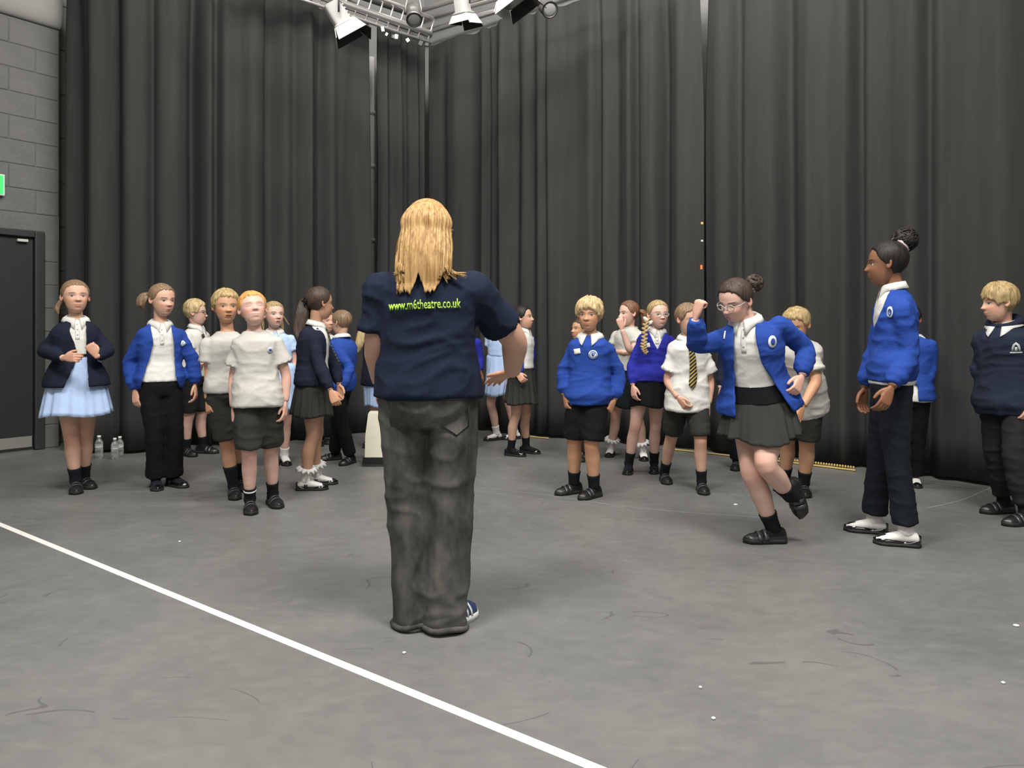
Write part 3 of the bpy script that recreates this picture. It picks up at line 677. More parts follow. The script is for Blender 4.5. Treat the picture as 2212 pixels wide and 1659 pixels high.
def glasses(p, m, lens=True, r=0.085):
    mb = MB(); 
    for sg in (-1, 1):
        a = np.linspace(0, 2 * math.pi, 24); pts = [hp(p, sg * 0.14 + r * 1.1 * math.cos(t), 0.395 - 0.10 * abs(sg * 0.14 + r * math.cos(t)), -0.005 + r * 0.8 * math.sin(t)) for t in a]
        mb.tube(pts, 0.0024, 6, False)
        mb.tube([hp(p, sg * 0.235, 0.37, 0.02), hp(p, sg * 0.33, 0.25, 0.02), hp(p, sg * 0.355, -0.02, 0.02), hp(p, sg * 0.345, -0.08, -0.03)], 0.0022, 6)
    mb.tube([hp(p, -0.05, 0.40, 0.01), hp(p, 0, 0.42, 0.02), hp(p, 0.05, 0.40, 0.01)], 0.0022, 6)
    return mb.build('glasses', m, p.root, p.base)
def tie(p, m, garm, pts, w0, w1, knot=True):
    """tie hanging down the shirt front: pts are picture points run down the garment surface"""
    bvh = obj_bvh(garm); o = A(0, 0, CH) - p.base; L = []; n = 16; S = spline(pts, n)
    C_ = []
    for px, py in S:
        d = nrm(up(px, py, 1.0) - A(0, 0, CH)); h, nn, _, _ = bvh.ray_cast(Vector(o), Vector(d)); C_.append(A(*h) if h is not None else None)
    last = next(c for c in C_ if c is not None); yl = last[1]
    for i in range(n):
        if C_[i] is None: C_[i] = up(S[i][0], S[i][1], p.Y + yl) - p.base
        yl = C_[i][1]
    C_ = np.array(C_); C_[:, 1] = np.convolve(np.pad(C_[:, 1], 2, 'edge'), np.ones(5) / 5, 'valid'); rs = []
    for i, c in enumerate(C_):
        q = i / (n - 1); hw = np.interp(q, [0, .08, .12, .92, 1], [w0 * 1.3, w0 * 1.3, w0, w1, 0.003]) / 2; ax = nrm(p.sl * A(1, 1, 0)); c = c + p.sf * 0.007
        rs.append(np.array([c - ax * hw, c + p.sf * 0.003, c + ax * hw]))
    mb = MB(); V, Fc = loft(rs, False, False); mb.add(V, Fc); t = mb.build('tie', m, p.root, None); s_ = t.modifiers.new('thickness', 'SOLIDIFY'); s_.thickness = 0.004; s_.offset = 1
    return t
def stripes(name, c1, c2, scale, rot):
    m = bpy.data.materials.new(name); m.use_nodes = True; nt = m.node_tree; b = nt.nodes['Principled BSDF']; b.inputs['Roughness'].default_value = 0.7
    tc = nt.nodes.new('ShaderNodeTexCoord'); mp = nt.nodes.new('ShaderNodeMapping'); mp.inputs['Rotation'].default_value = (0, rot, 0); w_ = nt.nodes.new('ShaderNodeTexWave'); w_.inputs['Scale'].default_value = scale; w_.bands_direction = 'Z'
    r = nt.nodes.new('ShaderNodeValToRGB'); r.color_ramp.interpolation = 'CONSTANT'; r.color_ramp.elements[1].position = 0.66; r.color_ramp.elements[0].color = (*c1, 1); r.color_ramp.elements[1].color = (*c2, 1)
    nt.links.new(tc.outputs['Object'], mp.inputs[0]); nt.links.new(mp.outputs[0], w_.inputs['Vector']); nt.links.new(w_.outputs['Fac'], r.inputs[0]); nt.links.new(r.outputs[0], b.inputs['Base Color']); return m
M['tiegold'] = stripes('black_tie_with_gold_stripes', (0.015, 0.015, 0.02), (0.55, 0.40, 0.08), 16, 0.75)
M['tiedark'] = stripes('dark_tie_with_fine_stripes', (0.012, 0.012, 0.014), (0.10, 0.09, 0.06), 14, 0.75)
FAIR = (0.66, 0.40, 0.29); PALE = (0.72, 0.46, 0.37); TAN = (0.58, 0.32, 0.19); OLIVE = (0.54, 0.31, 0.20); DARK = (0.26, 0.125, 0.07); PINKISH = (0.66, 0.40, 0.33)
# ------------------------------------------------------------------ the room
def floor_mat():
    m = bpy.data.materials.new('dark_dance_floor'); m.use_nodes = True; nt = m.node_tree; b = nt.nodes['Principled BSDF']
    tc = nt.nodes.new('ShaderNodeTexCoord')
    def noise(scale, detail, sx=(1, 1, 1), rot=0.0, dist=0.0):
        mp = nt.nodes.new('ShaderNodeMapping'); mp.inputs['Scale'].default_value = sx; mp.inputs['Rotation'].default_value = (0, 0, rot); n = nt.nodes.new('ShaderNodeTexNoise')
        n.inputs['Scale'].default_value = scale; n.inputs['Detail'].default_value = detail; n.inputs['Roughness'].default_value = 0.62; n.inputs['Distortion'].default_value = dist
        nt.links.new(tc.outputs['Object'], mp.inputs[0]); nt.links.new(mp.outputs[0], n.inputs['Vector']); return n.outputs['Fac']
    def math_(op, a, b_):
        n = nt.nodes.new('ShaderNodeMath'); n.operation = op
        for i, v in enumerate((a, b_)):
            if hasattr(v, 'links') or hasattr(v, 'is_linked'): nt.links.new(v, n.inputs[i])
            else: n.inputs[i].default_value = v
        return n.outputs[0]
    def ramp(v, p0, p1, c0, c1):
        r = nt.nodes.new('ShaderNodeValToRGB'); e = r.color_ramp.elements; e[0].position = p0; e[1].position = p1; e[0].color = (*c0, 1); e[1].color = (*c1, 1); nt.links.new(v, r.inputs[0]); return r.outputs[0]
    base = ramp(noise(1.3, 8, (1, 1, 1), 0, 0.4), 0.30, 0.70, (0.136, 0.136, 0.130), (0.183, 0.182, 0.172))
    sc1 = ramp(noise(3.2, 7, (1, 2.6, 1), 0.6, 1.2), 0.56, 0.74, (0, 0, 0), (1, 1, 1))
    mx = nt.nodes.new('ShaderNodeMixRGB'); mx.inputs[2].default_value = (0.215, 0.212, 0.200, 1); nt.links.new(math_('MULTIPLY', sc1, 0.45), mx.inputs[0]); nt.links.new(base, mx.inputs[1])
    mott = ramp(noise(11, 6, (1, 1.5, 1), .3, .6), .35, .65, (.92, .92, .92), (1.06, 1.06, 1.06)); mm = nt.nodes.new('ShaderNodeMixRGB'); mm.blend_type = 'MULTIPLY'; mm.inputs[0].default_value = 1; nt.links.new(mx.outputs[0], mm.inputs[1]); nt.links.new(mott, mm.inputs[2]); mx = mm
    # dark scuff lines: thin level set of a stretched noise
    n2 = noise(1.3, 1, (1, 1.8, 1), 1.1, 0.3); d = math_('ABSOLUTE', math_('SUBTRACT', n2, 0.47), 0); sl = math_('LESS_THAN', d, 0.0026); ms = math_('GREATER_THAN', noise(2.9, 2), 0.57)
    mx2 = nt.nodes.new('ShaderNodeMixRGB'); mx2.inputs[2].default_value = (0.05, 0.05, 0.048, 1); nt.links.new(math_('MULTIPLY', math_('MULTIPLY', sl, ms), 0.42), mx2.inputs[0]); nt.links.new(mx.outputs[0], mx2.inputs[1])
    nt.links.new(mx2.outputs[0], b.inputs['Base Color'])
    nt.links.new(ramp(noise(2.0, 6), 0.3, 0.7, (0.36, 0.36, 0.36), (0.52, 0.52, 0.52)), b.inputs['Roughness']); b.inputs['Specular IOR Level'].default_value = 0.45
    bp = nt.nodes.new('ShaderNodeBump'); bp.inputs['Strength'].default_value = 0.08; bp.inputs['Distance'].default_value = 0.01; nt.links.new(noise(3.0, 4), bp.inputs['Height']); nt.links.new(bp.outputs[0], b.inputs['Normal'])
    return m
def flatquad(name, x0, x1, y0, y1, z, m, kind='structure'):
    me = pymesh([(x0, y0, z), (x1, y0, z), (x1, y1, z), (x0, y1, z)], [(0, 1, 2, 3)], name); return tag(link(name, me, None, m, False), kind=kind)
fm = floor_mat()
mb = MB(); mb.box((0, 4, -0.05), np.eye(3), (9, 8, 0.05)); tag(mb.build('floor', fm, smooth=False), kind='structure')
paint = mat('dark_grey_masonry_paint', (0.145, 0.143, 0.132), rough=0.6, bump=0.35, bscale=35, var=0.10, vscale=3)
paint2 = mat('grey_render_paint', (0.33, 0.325, 0.305), rough=0.75, bump=0.15, bscale=20)
wallback = mat('light_grey_wall_paint', (0.24, 0.24, 0.23), rough=0.8, var=0.06)
ceilm = mat('pale_ceiling_tile', (0.32, 0.315, 0.30), rough=0.85, var=0.05)
doorm = mat('black_door_laminate', (0.020, 0.021, 0.022), rough=0.55, var=0.1)
framem = mat('black_painted_frame', (0.032, 0.034, 0.033), rough=0.45)
steel = mat('brushed_steel', (0.42, 0.41, 0.38), rough=0.45, metal=0.7)
alu = mat('bright_aluminium', (0.80, 0.79, 0.76), rough=0.28, metal=0.85)
# left wall: runs along wd from a point seen at the left edge of the frame
WO = A(-4.73, 6.84, 0); WD = nrm(A(0.60, 0.80, 0)); WN = A(0.80, -0.60, 0); UZ = A(0, 0, 1); WAX = (WD, WN, UZ)
S1 = 0.505                                                             # where the wall turns the outer corner
def wp(s, n, z): return WO + WD * s + WN * n + UZ * z
def s_at(px):                                                          # distance along the wall seen at a picture column
    k = (px - CX) / F; return (k * WO[1] - WO[0]) / (WD[0] - k * WD[1])
door_r = s_at(93) ; door_t = py_to_z(499, wp(s_at(70), 0, 0)[1])
TOPZ = py_to_z(45, wp(s_at(60), 0, 0)[1])
wall = MB(); wall.box(wp((S1 - 3.2) / 2, -0.13, 3.1), WAX, ((S1 + 3.2) / 2, 0.122, 3.1)); wall = tag(wall.build('wall_left', paint, smooth=False), kind='structure')
BH, BL, J = 0.225, 0.45, 0.006
BLOCKS = {}
def block(s0, s1, z0, z1, parent, n0=-0.012):
    key = (round(s1 - s0, 3), round(z1 - z0, 3))
    if key not in BLOCKS:
        b_ = MB(); hx, hz = (s1 - s0 - J) / 2, (z1 - z0 - J) / 2; e = 0.006
        r = lambda x, z, y: np.array([WD * -x - UZ * z, WD * x - UZ * z, WD * x + UZ * z, WD * -x + UZ * z]) + WN * y
        b_.loft([r(hx, hz, 0), r(hx, hz, 0.009), r(hx - e, hz - e, 0.012)]); BLOCKS[key] = b_.build('brick', paint, None, smooth=False); o = BLOCKS[key]
    else:
        o = BLOCKS[key].copy(); C.objects.link(o)
    o.parent = parent; o.location = wp((s0 + s1) / 2, n0 - random.random() * 0.002, (z0 + z1) / 2); return o
random.seed(3)
row = 0; z = 0.0
while z < TOPZ - 0.05:
    z1 = min(z + BH, TOPZ - 0.02); s = -2.4 + (row % 2) * BL / 2
    while s < S1 - 0.1:
        e = min(s + BL, S1 - 0.002)
        if z < door_t + 0.02 and s < door_r: s0 = max(s, door_r) if e > door_r + 0.03 else None
        else: s0 = s
        if z < door_t < z1 and s < door_r: s0 = None
        if S1 - e < 0.12 and e < S1 - 0.002: e = S1 - 0.002
        if s0 is not None and e - s0 > 0.05: block(s0, e, z, z1, wall)
        s = e if e < S1 - 0.003 else 99
    z = z1; row += 1
# the strip of wall that steps back behind the outer corner
rec = MB(); rec.box(wp(S1 + 0.35, -0.42, 3.1), WAX, (0.34, 0.1, 3.1)); rec = tag(rec.build('wall_left_recess', paint, smooth=False), kind='structure')
for r_ in range(27): block(S1 + 0.02 + (r_ % 2) * 0.22, S1 + 0.46 + (r_ % 2) * 0.22, r_ * BH - 0.06 if r_ else 0, r_ * BH + BH - 0.06, rec, -0.32)
b_ = MB(); n = 12; a = np.linspace(0, math.pi / 2, n)
prof = [(0.0, TOPZ + 0.0)] + [(0.07 * math.sin(t), TOPZ + 0.14 - 0.14 * math.cos(t)) for t in a] + [(0.07, 6.2), (-0.01, 6.2)]
b_.loft([np.array([wp(s, n_, z_) for n_, z_ in prof]) for s in np.linspace(-3.2, S1, 3)]); tag(b_.build('trim_1', paint2, smooth=False), kind='structure')
# door
d = tag(bpy.data.objects.new('door_1', None), kind='structure'); C.objects.link(d); d.location = wp(s_at(0), 0, 0)
dl = door_r - 1.05
def part(name, m, s0, s1, n0, n1, z0, z1, parent=d, base=None, bev=0.0):
    q = MB(); q.box(wp((s0 + s1) / 2, (n0 + n1) / 2, (z0 + z1) / 2), WAX, ((s1 - s0) / 2, (n1 - n0) / 2, (z1 - z0) / 2)); o = q.build(name, m, parent, A(*d.location) if base is None else base, False)
    if bev: k = o.modifiers.new('bevel', 'BEVEL'); k.width = bev; k.segments = 2
    return o
sx = s_at(70)
part('door_leaf', doorm, dl, sx, -0.012, 0.012, 0.02, py_to_z(514, wp(sx, 0, 0)[1]))
part('door_frame', framem, sx + 0.004, door_r, -0.012, 0.055, 0, door_t, bev=0.012); part('door_frame', framem, dl - 0.1, sx + 0.004, -0.012, 0.055, door_t - 0.065, door_t, bev=0.008)
part('door_stop', framem, sx + 0.004, sx + 0.035, 0.0, 0.03, 0, door_t - 0.06)
part('kick_plate', steel, dl + 0.02, s_at(67.5), 0.012, 0.016, 0.035, py_to_z(941, wp(s_at(67), 0, 0)[1]))
q = part('door_closer', mat('pale_grey_metal', (0.6, 0.58, 0.53), rough=0.4), s_at(34), s_at(57), 0.015, 0.05, py_to_z(523, wp(s_at(46), 0, 0)[1]), py_to_z(517, wp(s_at(46), 0, 0)[1]), bev=0.004)
# exit sign on the wall, cut by the frame edge
ez0, ez1 = py_to_z(424, 6.85), py_to_z(378, 6.85); base = wp(s_at(5) - 0.2, 0.004, (ez0 + ez1) / 2)
ex = thing('exit_sign', 'green illuminated exit sign box on the grey wall above the door', 'sign', base)
part('casing', mat('white_sign_plastic', (0.75, 0.8, 0.75), rough=0.4), s_at(6.5) - 0.42, s_at(6.5), 0.004, 0.05, ez0, ez1, ex, base, 0.006)
part('lit_panel', mat('lit_green_panel', (0.04, 0.55, 0.12), rough=0.4, emit=1.1), s_at(6.5) - 0.405, s_at(6.5) - 0.015, 0.046, 0.053, ez0 + 0.014, ez1 - 0.014, ex, base)
# walls behind the drapes and the ceiling
def wallstrip(name, p0, p1, h, m, th=0.1):
    p0 = A(*p0, 0); p1 = A(*p1, 0); dd = nrm(p1 - p0); q = MB(); q.box((p0 + p1) / 2 + UZ * h / 2, (dd, np.cross(UZ, dd), UZ), (np.linalg.norm(p1 - p0) / 2, th / 2, h / 2)); return tag(q.build(name, m, smooth=False), kind='structure')
CO = A(-1.03, 8.95, 0); LD = nrm(A(-0.594, -0.804, 0)); RD = nrm(A(0.804, -0.594, 0)); OUT_L = A(-0.804, 0.594, 0); OUT_R = A(0.594, 0.804, 0)
K = CO + OUT_L * 0.75 + OUT_R * 0.75
wallstrip('wall_back_left', K[:2], (K + LD * 2.9)[:2], 6.4, wallback); wallstrip('wall_back_corner', (K + LD * 2.9)[:2], (-5.2, 8.9), 6.4, wallback); wallstrip('wall_back_right', K[:2], (K + RD * 9.5)[:2], 6.4, wallback)
cz = 6.4
mb = MB(); mb.box((0, 5.0, cz + 0.05), np.eye(3), (9, 7.5, 0.05)); ceil = tag(mb.build('ceiling', ceilm, smooth=False), kind='structure')

# drapes ---------------------------------------------------------------
drape = mat('black_stage_serge', (0.043, 0.043, 0.0418), rough=0.95, spec=0.12, bump=0.12, bscale=70, var=0.10, vscale=2.0, stretch=(6, 6, 0.5))
PATH = np.array([(-4.42, 7.40), (-4.15, 7.0), (-3.86, 6.83), (-3.42, 6.90), (-2.9, 7.22), (-2.29, 7.58), (-1.75, 8.05), (-1.35, 8.5), (-1.03, 8.9), (-0.7, 8.66), (-0.4, 8.42), (.22, 7.97), (.9, 7.52), (1.55, 7.17), (2.2, 6.66), (2.86, 6.08), (3.2, 5.68), (3.56, 5.46), (4.1, 5.15), (4.9, 4.65), (5.8, 4.1)])
PS = spline(PATH, 1200); AL = np.concatenate([[0], np.cumsum(np.linalg.norm(np.diff(PS, axis=0), axis=1))])
def pathpt(u): return np.stack([np.interp(u, AL, PS[:, 0]), np.interp(u, AL, PS[:, 1])], -1)
def u_at(px):
    x = CX + F * PS[:, 0] / PS[:, 1]; return float(AL[int(np.argmin(np.abs(x - px)))])
PT = np.gradient(PS, axis=0); PT = PT / np.linalg.norm(PT, axis=1)[:, None]
def drape_panel(name, label, u0, u1, top0, top1, gap0=0, gap1=0, zc=(3.3, 3.3), seed=0.0, folds=0.34, bottom=0.03, deep=()):
    n = int((u1 - u0) / 0.014); U = np.linspace(0, 1, n); zz = np.concatenate([np.linspace(0, 1, 16)]); V = []
    for kz in zz:
        u = u0 + U * (u1 - u0); top_ = np.interp(U, [0, 1], [top0, top1]); z = bottom + kz * (top_ - bottom)
        g0 = gap0 * np.clip((z - zc[0]) / (top_ - zc[0]), 0, 1); g1 = gap1 * np.clip((z - zc[1]) / (top_ - zc[1]), 0, 1)
        u = u + g0 * (1 - U) - g1 * U
        one = np.ones(n); ph = vnoise(np.stack([u * 1.3 + 40 + seed, one * seed, one * 2], 1)) * 9
        s1 = np.sin(2 * math.pi * u / folds + ph); s1 = s1 * (0.75 + 0.25 * np.abs(s1))
        s3 = np.sin(2 * math.pi * u / (folds * 2.3) + ph * 0.6 + 1); s2 = np.sin(2 * math.pi * u / (folds * 0.43) + ph * 1.7 + 0.4 * kz * 3)
        am = 0.35 + 0.9 * vnoise(np.stack([u * 0.9 + 80 + seed, one * 3, z * 0.25], 1))
        off = (0.060 * s1 * am * (0.75 + 0.35 * (1 - kz)) + 0.050 * s3 * am + 0.005 * s2 * am + 0.05 * (vnoise(np.stack([u * 0.8 + 7, one, z * 0.35 + seed], 1)) - .5)) 
        for du, dep, wd in deep: off = off - dep * sm(u - du, wd)
        off = off * (1 - 0.35 * sstep(kz, 0.8, 1.0)); z = z - 0.018 * (0.5 + 0.5 * np.sin(2 * math.pi * u / 0.30)) * (kz > 0.99)
        nx = np.stack([np.interp(u, AL, PT[:, 1]), -np.interp(u, AL, PT[:, 0])], 1); p = pathpt(u) + nx * off[:, None]
        V.append(np.column_stack([p, z]))
    Vv, Fc = loft(V, False, False); base = A(*pathpt(np.array([(u0 + u1) / 2]))[0], 0)
    me = pymesh(Vv - base, Fc, name); o = link(name, me, None, drape, True, base); k = o.modifiers.new('thickness', 'SOLIDIFY'); k.thickness = 0.004
    tag(o, label, 'curtain', 'black stage drapes round the room'); return o
HT = 4.6
uL, uC, uR = u_at(803), u_at(921), u_at(1521)
dpx = lambda px, dep, wd: (u_at(px), dep, wd)
drape_panel('stage_curtain', 'black stage curtain nearest the grey block wall and door', 0.0, uL, HT - 0.02, HT - 0.03, 0, 0.03, (3, 1.6), 1.0, deep=(dpx(424, .17, .035), dpx(470, .17, .03), dpx(330, .08, .025), dpx(578, .06, .014), dpx(250, .07, .03), dpx(160, .10, .04), dpx(700, .06, .03)))
drape_panel('stage_curtain', 'narrow black stage curtain in the corner right of the pale gap', uL + 0.012, uC - 0.02, HT, HT, 0.08, 0, (1.6, 3), 5.0, 0.16)
drape_panel('stage_curtain', 'broad black stage curtain behind the middle group of children', uC + 0.03, uR - 0.004, HT - 0.04, HT - 0.04, 0, 0.045, (3, 3.2), 9.0, 0.36, 0.035, deep=(dpx(1180, .08, .03), dpx(1290, .10, .028), dpx(1372, .10, .022), dpx(1432, .08, .03), dpx(1050, .08, .03)))
drape_panel('stage_curtain', 'black stage curtain on the right behind the tall girl', uR + 0.006, float(AL[-1]), HT - 0.04, HT, 0.05, 0, (3.2, 3), 13.0, 0.42, deep=(dpx(1595, .10, .035), dpx(1700, .09, .05), dpx(1850, .12, .035), dpx(2000, .15, .045)))
# curtain tie tags on the dark slit
for py, c, h in ((482, (0.75, 0.5, 0.15), 0.02), (520, (0.7, 0.7, 0.7), 0.015), (577, (0.85, 0.22, 0.05), 0.04)):
    v = pathpt(np.array([uR]))[0]; yy = v[1] - 0.10; q = MB(); c0 = up(1516.5 if py < 560 else 1515, py, yy); q.box(c0, np.eye(3), (0.010, 0.003, h / 2)); o = q.build('curtain_tag', mat('tag_%d' % py, c, rough=0.6), None, c0, False); o.location = c0
    tag(o, {482: 'small yellow tag high on the edge of the curtain gap', 520: 'tiny white tag on the edge of the curtain gap', 577: 'small orange tag low on the edge of the curtain gap'}[py], 'tag')
v_ = up(803, 300, 9.0); pipe_ = MB(); pipe_.tube([A(v_[0], 9.0, z_) for z_ in (0.0, 1.5, 3, 4.45)], .035, 14)
for z_ in (2.2, 3.1, 3.75): pipe_.tube([A(v_[0], 9.0, z_), A(v_[0], 9.0, z_ + .05)], .044, 14)
o = pipe_.build('service_pipe', mat('pale_pipe_paint', (.62, .62, .60), rough=.4), None, A(v_[0], 9.0, 0)); o.location = A(v_[0], 9.0, 0); tag(o, 'pale vertical service pipe seen through the gap between left and corner curtains', 'pipe')
# gold braid along the foot of the right-hand drape
u = np.linspace(u_at(1440), u_at(1862), 90); pp = pathpt(u); mb = MB(); nx = np.stack([np.interp(u, AL, PT[:, 1]), -np.interp(u, AL, PT[:, 0])], 1); pp = pp + nx * 0.13
th = np.linspace(0, 2 * math.pi, 8, endpoint=False); rs = []
for i, p_ in enumerate(pp): rs.append(A(*p_, 0.009) + np.outer(np.cos(th) * 0.012, A(*nx[i], 0)) + np.outer(np.sin(th) * (0.008), UZ))
mb.loft(rs)
u2 = np.linspace(u_at(1142), u_at(1196), 14); q2 = pathpt(u2); n3 = np.stack([np.interp(u2, AL, PT[:, 1]), -np.interp(u2, AL, PT[:, 0])], 1); q2 = q2 + n3 * 0.10; m2 = MB()
m2.loft([A(*p_, 0.009) + np.outer(np.cos(th) * 0.012, A(*n3[i], 0)) + np.outer(np.sin(th) * 0.008, UZ) for i, p_ in enumerate(q2)])
braid = tag(mb.build('gold_braid', mat('gold_thread', (0.62, 0.46, 0.17), rough=0.45, metal=0.3)), 'gold braid edging along the foot of the right stage curtain', 'trim')
tag(m2.build('gold_braid', MATS['gold_thread']), 'short length of gold braid on the floor behind the girl in buckled loafers', 'trim')
kb = MB(); uu = np.arange(u_at(1600), u_at(1860), 0.022); p2 = pathpt(uu); n2 = np.stack([np.interp(uu, AL, PT[:, 1]), -np.interp(uu, AL, PT[:, 0])], 1)
for i in range(len(uu)): kb.ell(A(*(p2[i] + n2[i] * 0.115), 0.028), np.eye(3), (0.010, 0.010, 0.012), 6, 4)
k_ = kb.build('tassel_fringe', MATS['gold_thread'], braid); k_['kind'] = 'stuff'
# white tape line and faint chalk arcs on the floor
def floor_strip(name, P, wd, m, z=0.0015, h=None):
    P = np.array([p[:2] for p in P]); T = np.gradient(P, axis=0); T /= np.linalg.norm(T, axis=1)[:, None]; Nn = np.stack([-T[:, 1], T[:, 0]], 1)
    wd = np.broadcast_to(wd, (len(P),))[:, None]; a = np.column_stack([P + Nn * wd / 2, np.full(len(P), z)]); b = np.column_stack([P - Nn * wd / 2, np.full(len(P), z)])
    V, Fc = loft([np.array([x, y]) for x, y in zip(a, b)], False, False); me = pymesh(V, Fc, name); o = link(name, me, None, m, False); k = o.modifiers.new('thickness', 'SOLIDIFY'); k.thickness = 0.001; k.offset = -1; return o
p0, p1 = fl(0, 1133), fl(1285, 1659); dd = nrm(p1 - p0)
tag(floor_strip('floor_tape', [p0 - dd * 0.6, p0 + dd * 1, p1, p1 + dd * 0.5], 0.035, mat('white_floor_tape', (0.80, 0.79, 0.74), rough=0.45)), 'long white tape line running diagonally across the dark floor', 'tape')
chalk = mat('faint_chalk', (0.17, 0.17, 0.165), rough=0.8, col2=(0.25, 0.25, 0.24), vscale=9)
def arc(pts): return [np.array(fl(*q)) for q in spline(pts, 60)]
tag(floor_strip('chalk_arc', arc([(1030, 1053), (1110, 1062), (1210, 1074), (1330, 1092), (1480, 1107), (1640, 1118)]), 0.012, chalk), 'upper faint chalk arc on the floor between the teacher and runner', 'marking')
tag(floor_strip('chalk_arc', arc([(1050, 1062), (1120, 1074), (1200, 1082), (1290, 1092), (1400, 1102)]), 0.009, chalk), 'lower faint chalk arc on the floor beside the teacher', 'marking')
tag(floor_strip('chalk_arc', arc([(2000, 1098), (2040, 1090), (2085, 1078), (2122, 1062), (2150, 1050)]), 0.014, chalk), 'faint curved chalk mark left of the hooded child', 'marking')
tag(floor_strip('chalk_arc', arc([(1995, 1042), (2060, 1050), (2120, 1058), (2165, 1066), (2230, 1085)]), 0.014, chalk, 0.0032), 'faint chalk line on the floor at the foot of the right curtain', 'marking')
sp = mat('white_paper_scrap', (0.8, 0.8, 0.78), rough=0.7)
for i, (px, py, s_, lab) in enumerate(((2195, 1353, .010, 'largest white paper scrap on the floor near the right edge'), (2167, 1477, .006, 'tiny white scrap low on the floor near the right edge'), (1541, 1554, .006, 'tiny white scrap on the floor near the bottom centre'), (1513, 1487, .005, 'tiny white scrap on the bare floor right of the tape'), (873, 1412, .006, 'tiny white scrap on the floor between tape and teacher'), (1589, 1091, .012, 'crumpled clear scrap on the floor beside the striding girl'), (388, 1171, .006, 'tiny white scrap on the floor in front of the boys'))):
    g = fl(px, py); q = MB(); q.ell((0, 0, 0.004), np.eye(3), (s_ * 1.2, s_, 0.004), 7, 4); o = q.build('paper_scrap', sp, smooth=False); o.location = g; tag(o, lab, 'scrap')

# lighting rig ------------------------------------------------------------
def pipe(name, label, p0, p1, r, m=alu, parent=None):
    q = MB(); p0 = A(*p0); p1 = A(*p1); q.tube([p0 + (p1 - p0) * t for t in np.linspace(0, 1, 4)], r, 14); o = q.build(name, m, parent, p0 if parent is None else None)
    if parent is None: o.location = p0; tag(o, label, 'pipe')
    return o
def seg(a, b, z, e0=0.0, e1=0.0):
    P0, P1 = [A((px - CX) * (z - CH) / (HY - py), F * (z - CH) / (HY - py), z) for px, py in (a, b)]; dd = P1 - P0; return P0 - dd * e0, P1 + dd * e1
tr0, tr1 = seg((735, 6), (930, 74), 4.5, 0.9, 0.0)
t = thing('lighting_truss', 'bright aluminium lighting truss along the top of the left curtain', 'truss', tr0)
def tp(name, a, b, r):
    q = MB(); q.tube([a + (b - a) * k for k in np.linspace(0, 1, 4)], r, 12); return q.build(name, alu, t, tr0)
tp('chord', tr0, tr1, 0.042); o1 = A(0.10, -0.08, 0.12); o2 = A(0.03, -0.05, 0.16)
tp('chord', tr0 + o2, tr1 + o2, 0.022); tp('chord', tr0 + A(0, 0, -0.10), tr1 + A(0, 0, -0.10), 0.018)
for k in np.linspace(0.3, 0.98, 12): tp('strut', tr0 + (tr1 - tr0) * k + A(0, 0, -0.10), tr0 + (tr1 - tr0) * (k + 0.03) + o2, 0.009)
rc = random.Random(8)
for k in (0.62, 0.70, 0.74, 0.77, 0.80, 0.86, 0.93, 0.97):
    c0 = tr0 + (tr1 - tr0) * k + A(rc.uniform(-.02, .02), -0.02, -0.13 - rc.uniform(0, .05)); a_ = rc.uniform(-.7, .7); AX_ = (A(math.cos(a_), 0, math.sin(a_)), A(0, 1, 0), A(-math.sin(a_), 0, math.cos(a_))); q = MB(); q.box(c0, AX_, (rc.uniform(.008, .022), 0.015, rc.uniform(.015, .035))); q.build('clamp', alu if rc.random() < .7 else MATS['black_painted_frame'], t, tr0, False)
trR0, trR1 = seg((925, 70), (1200, -14), 4.66, 0.0, 1.2)
pipe('curtain_rail', 'curtain rail along the top of the right-hand drape', trR0, trR1, 0.025)
for i, (a, b, z, r) in enumerate((((905, 24), (1010, -8), 5.3, 0.03), ((925, 63), (1200, -14), 5.0, 0.022), ((915, 42), (1130, -18), 5.15, 0.026))):
    P0, P1 = seg(a, b, z, 0.1, 0.6); pipe('lighting_bar', ('highest', 'lowest', 'middle')[i] + ' of the three lighting bars crossing above the right curtain', P0, P1, r, mat('dull_aluminium', (0.45, 0.44, 0.42), rough=0.4, metal=0.6))
P0, P1 = seg((780, -6), (915, 40), 5.1, 0.5, 0.0); pipe('lighting_bar', 'dark upper bar running above the bright truss', P0, P1, 0.03, mat('dark_steel', (0.05, 0.05, 0.045), rough=0.5, metal=0.3))
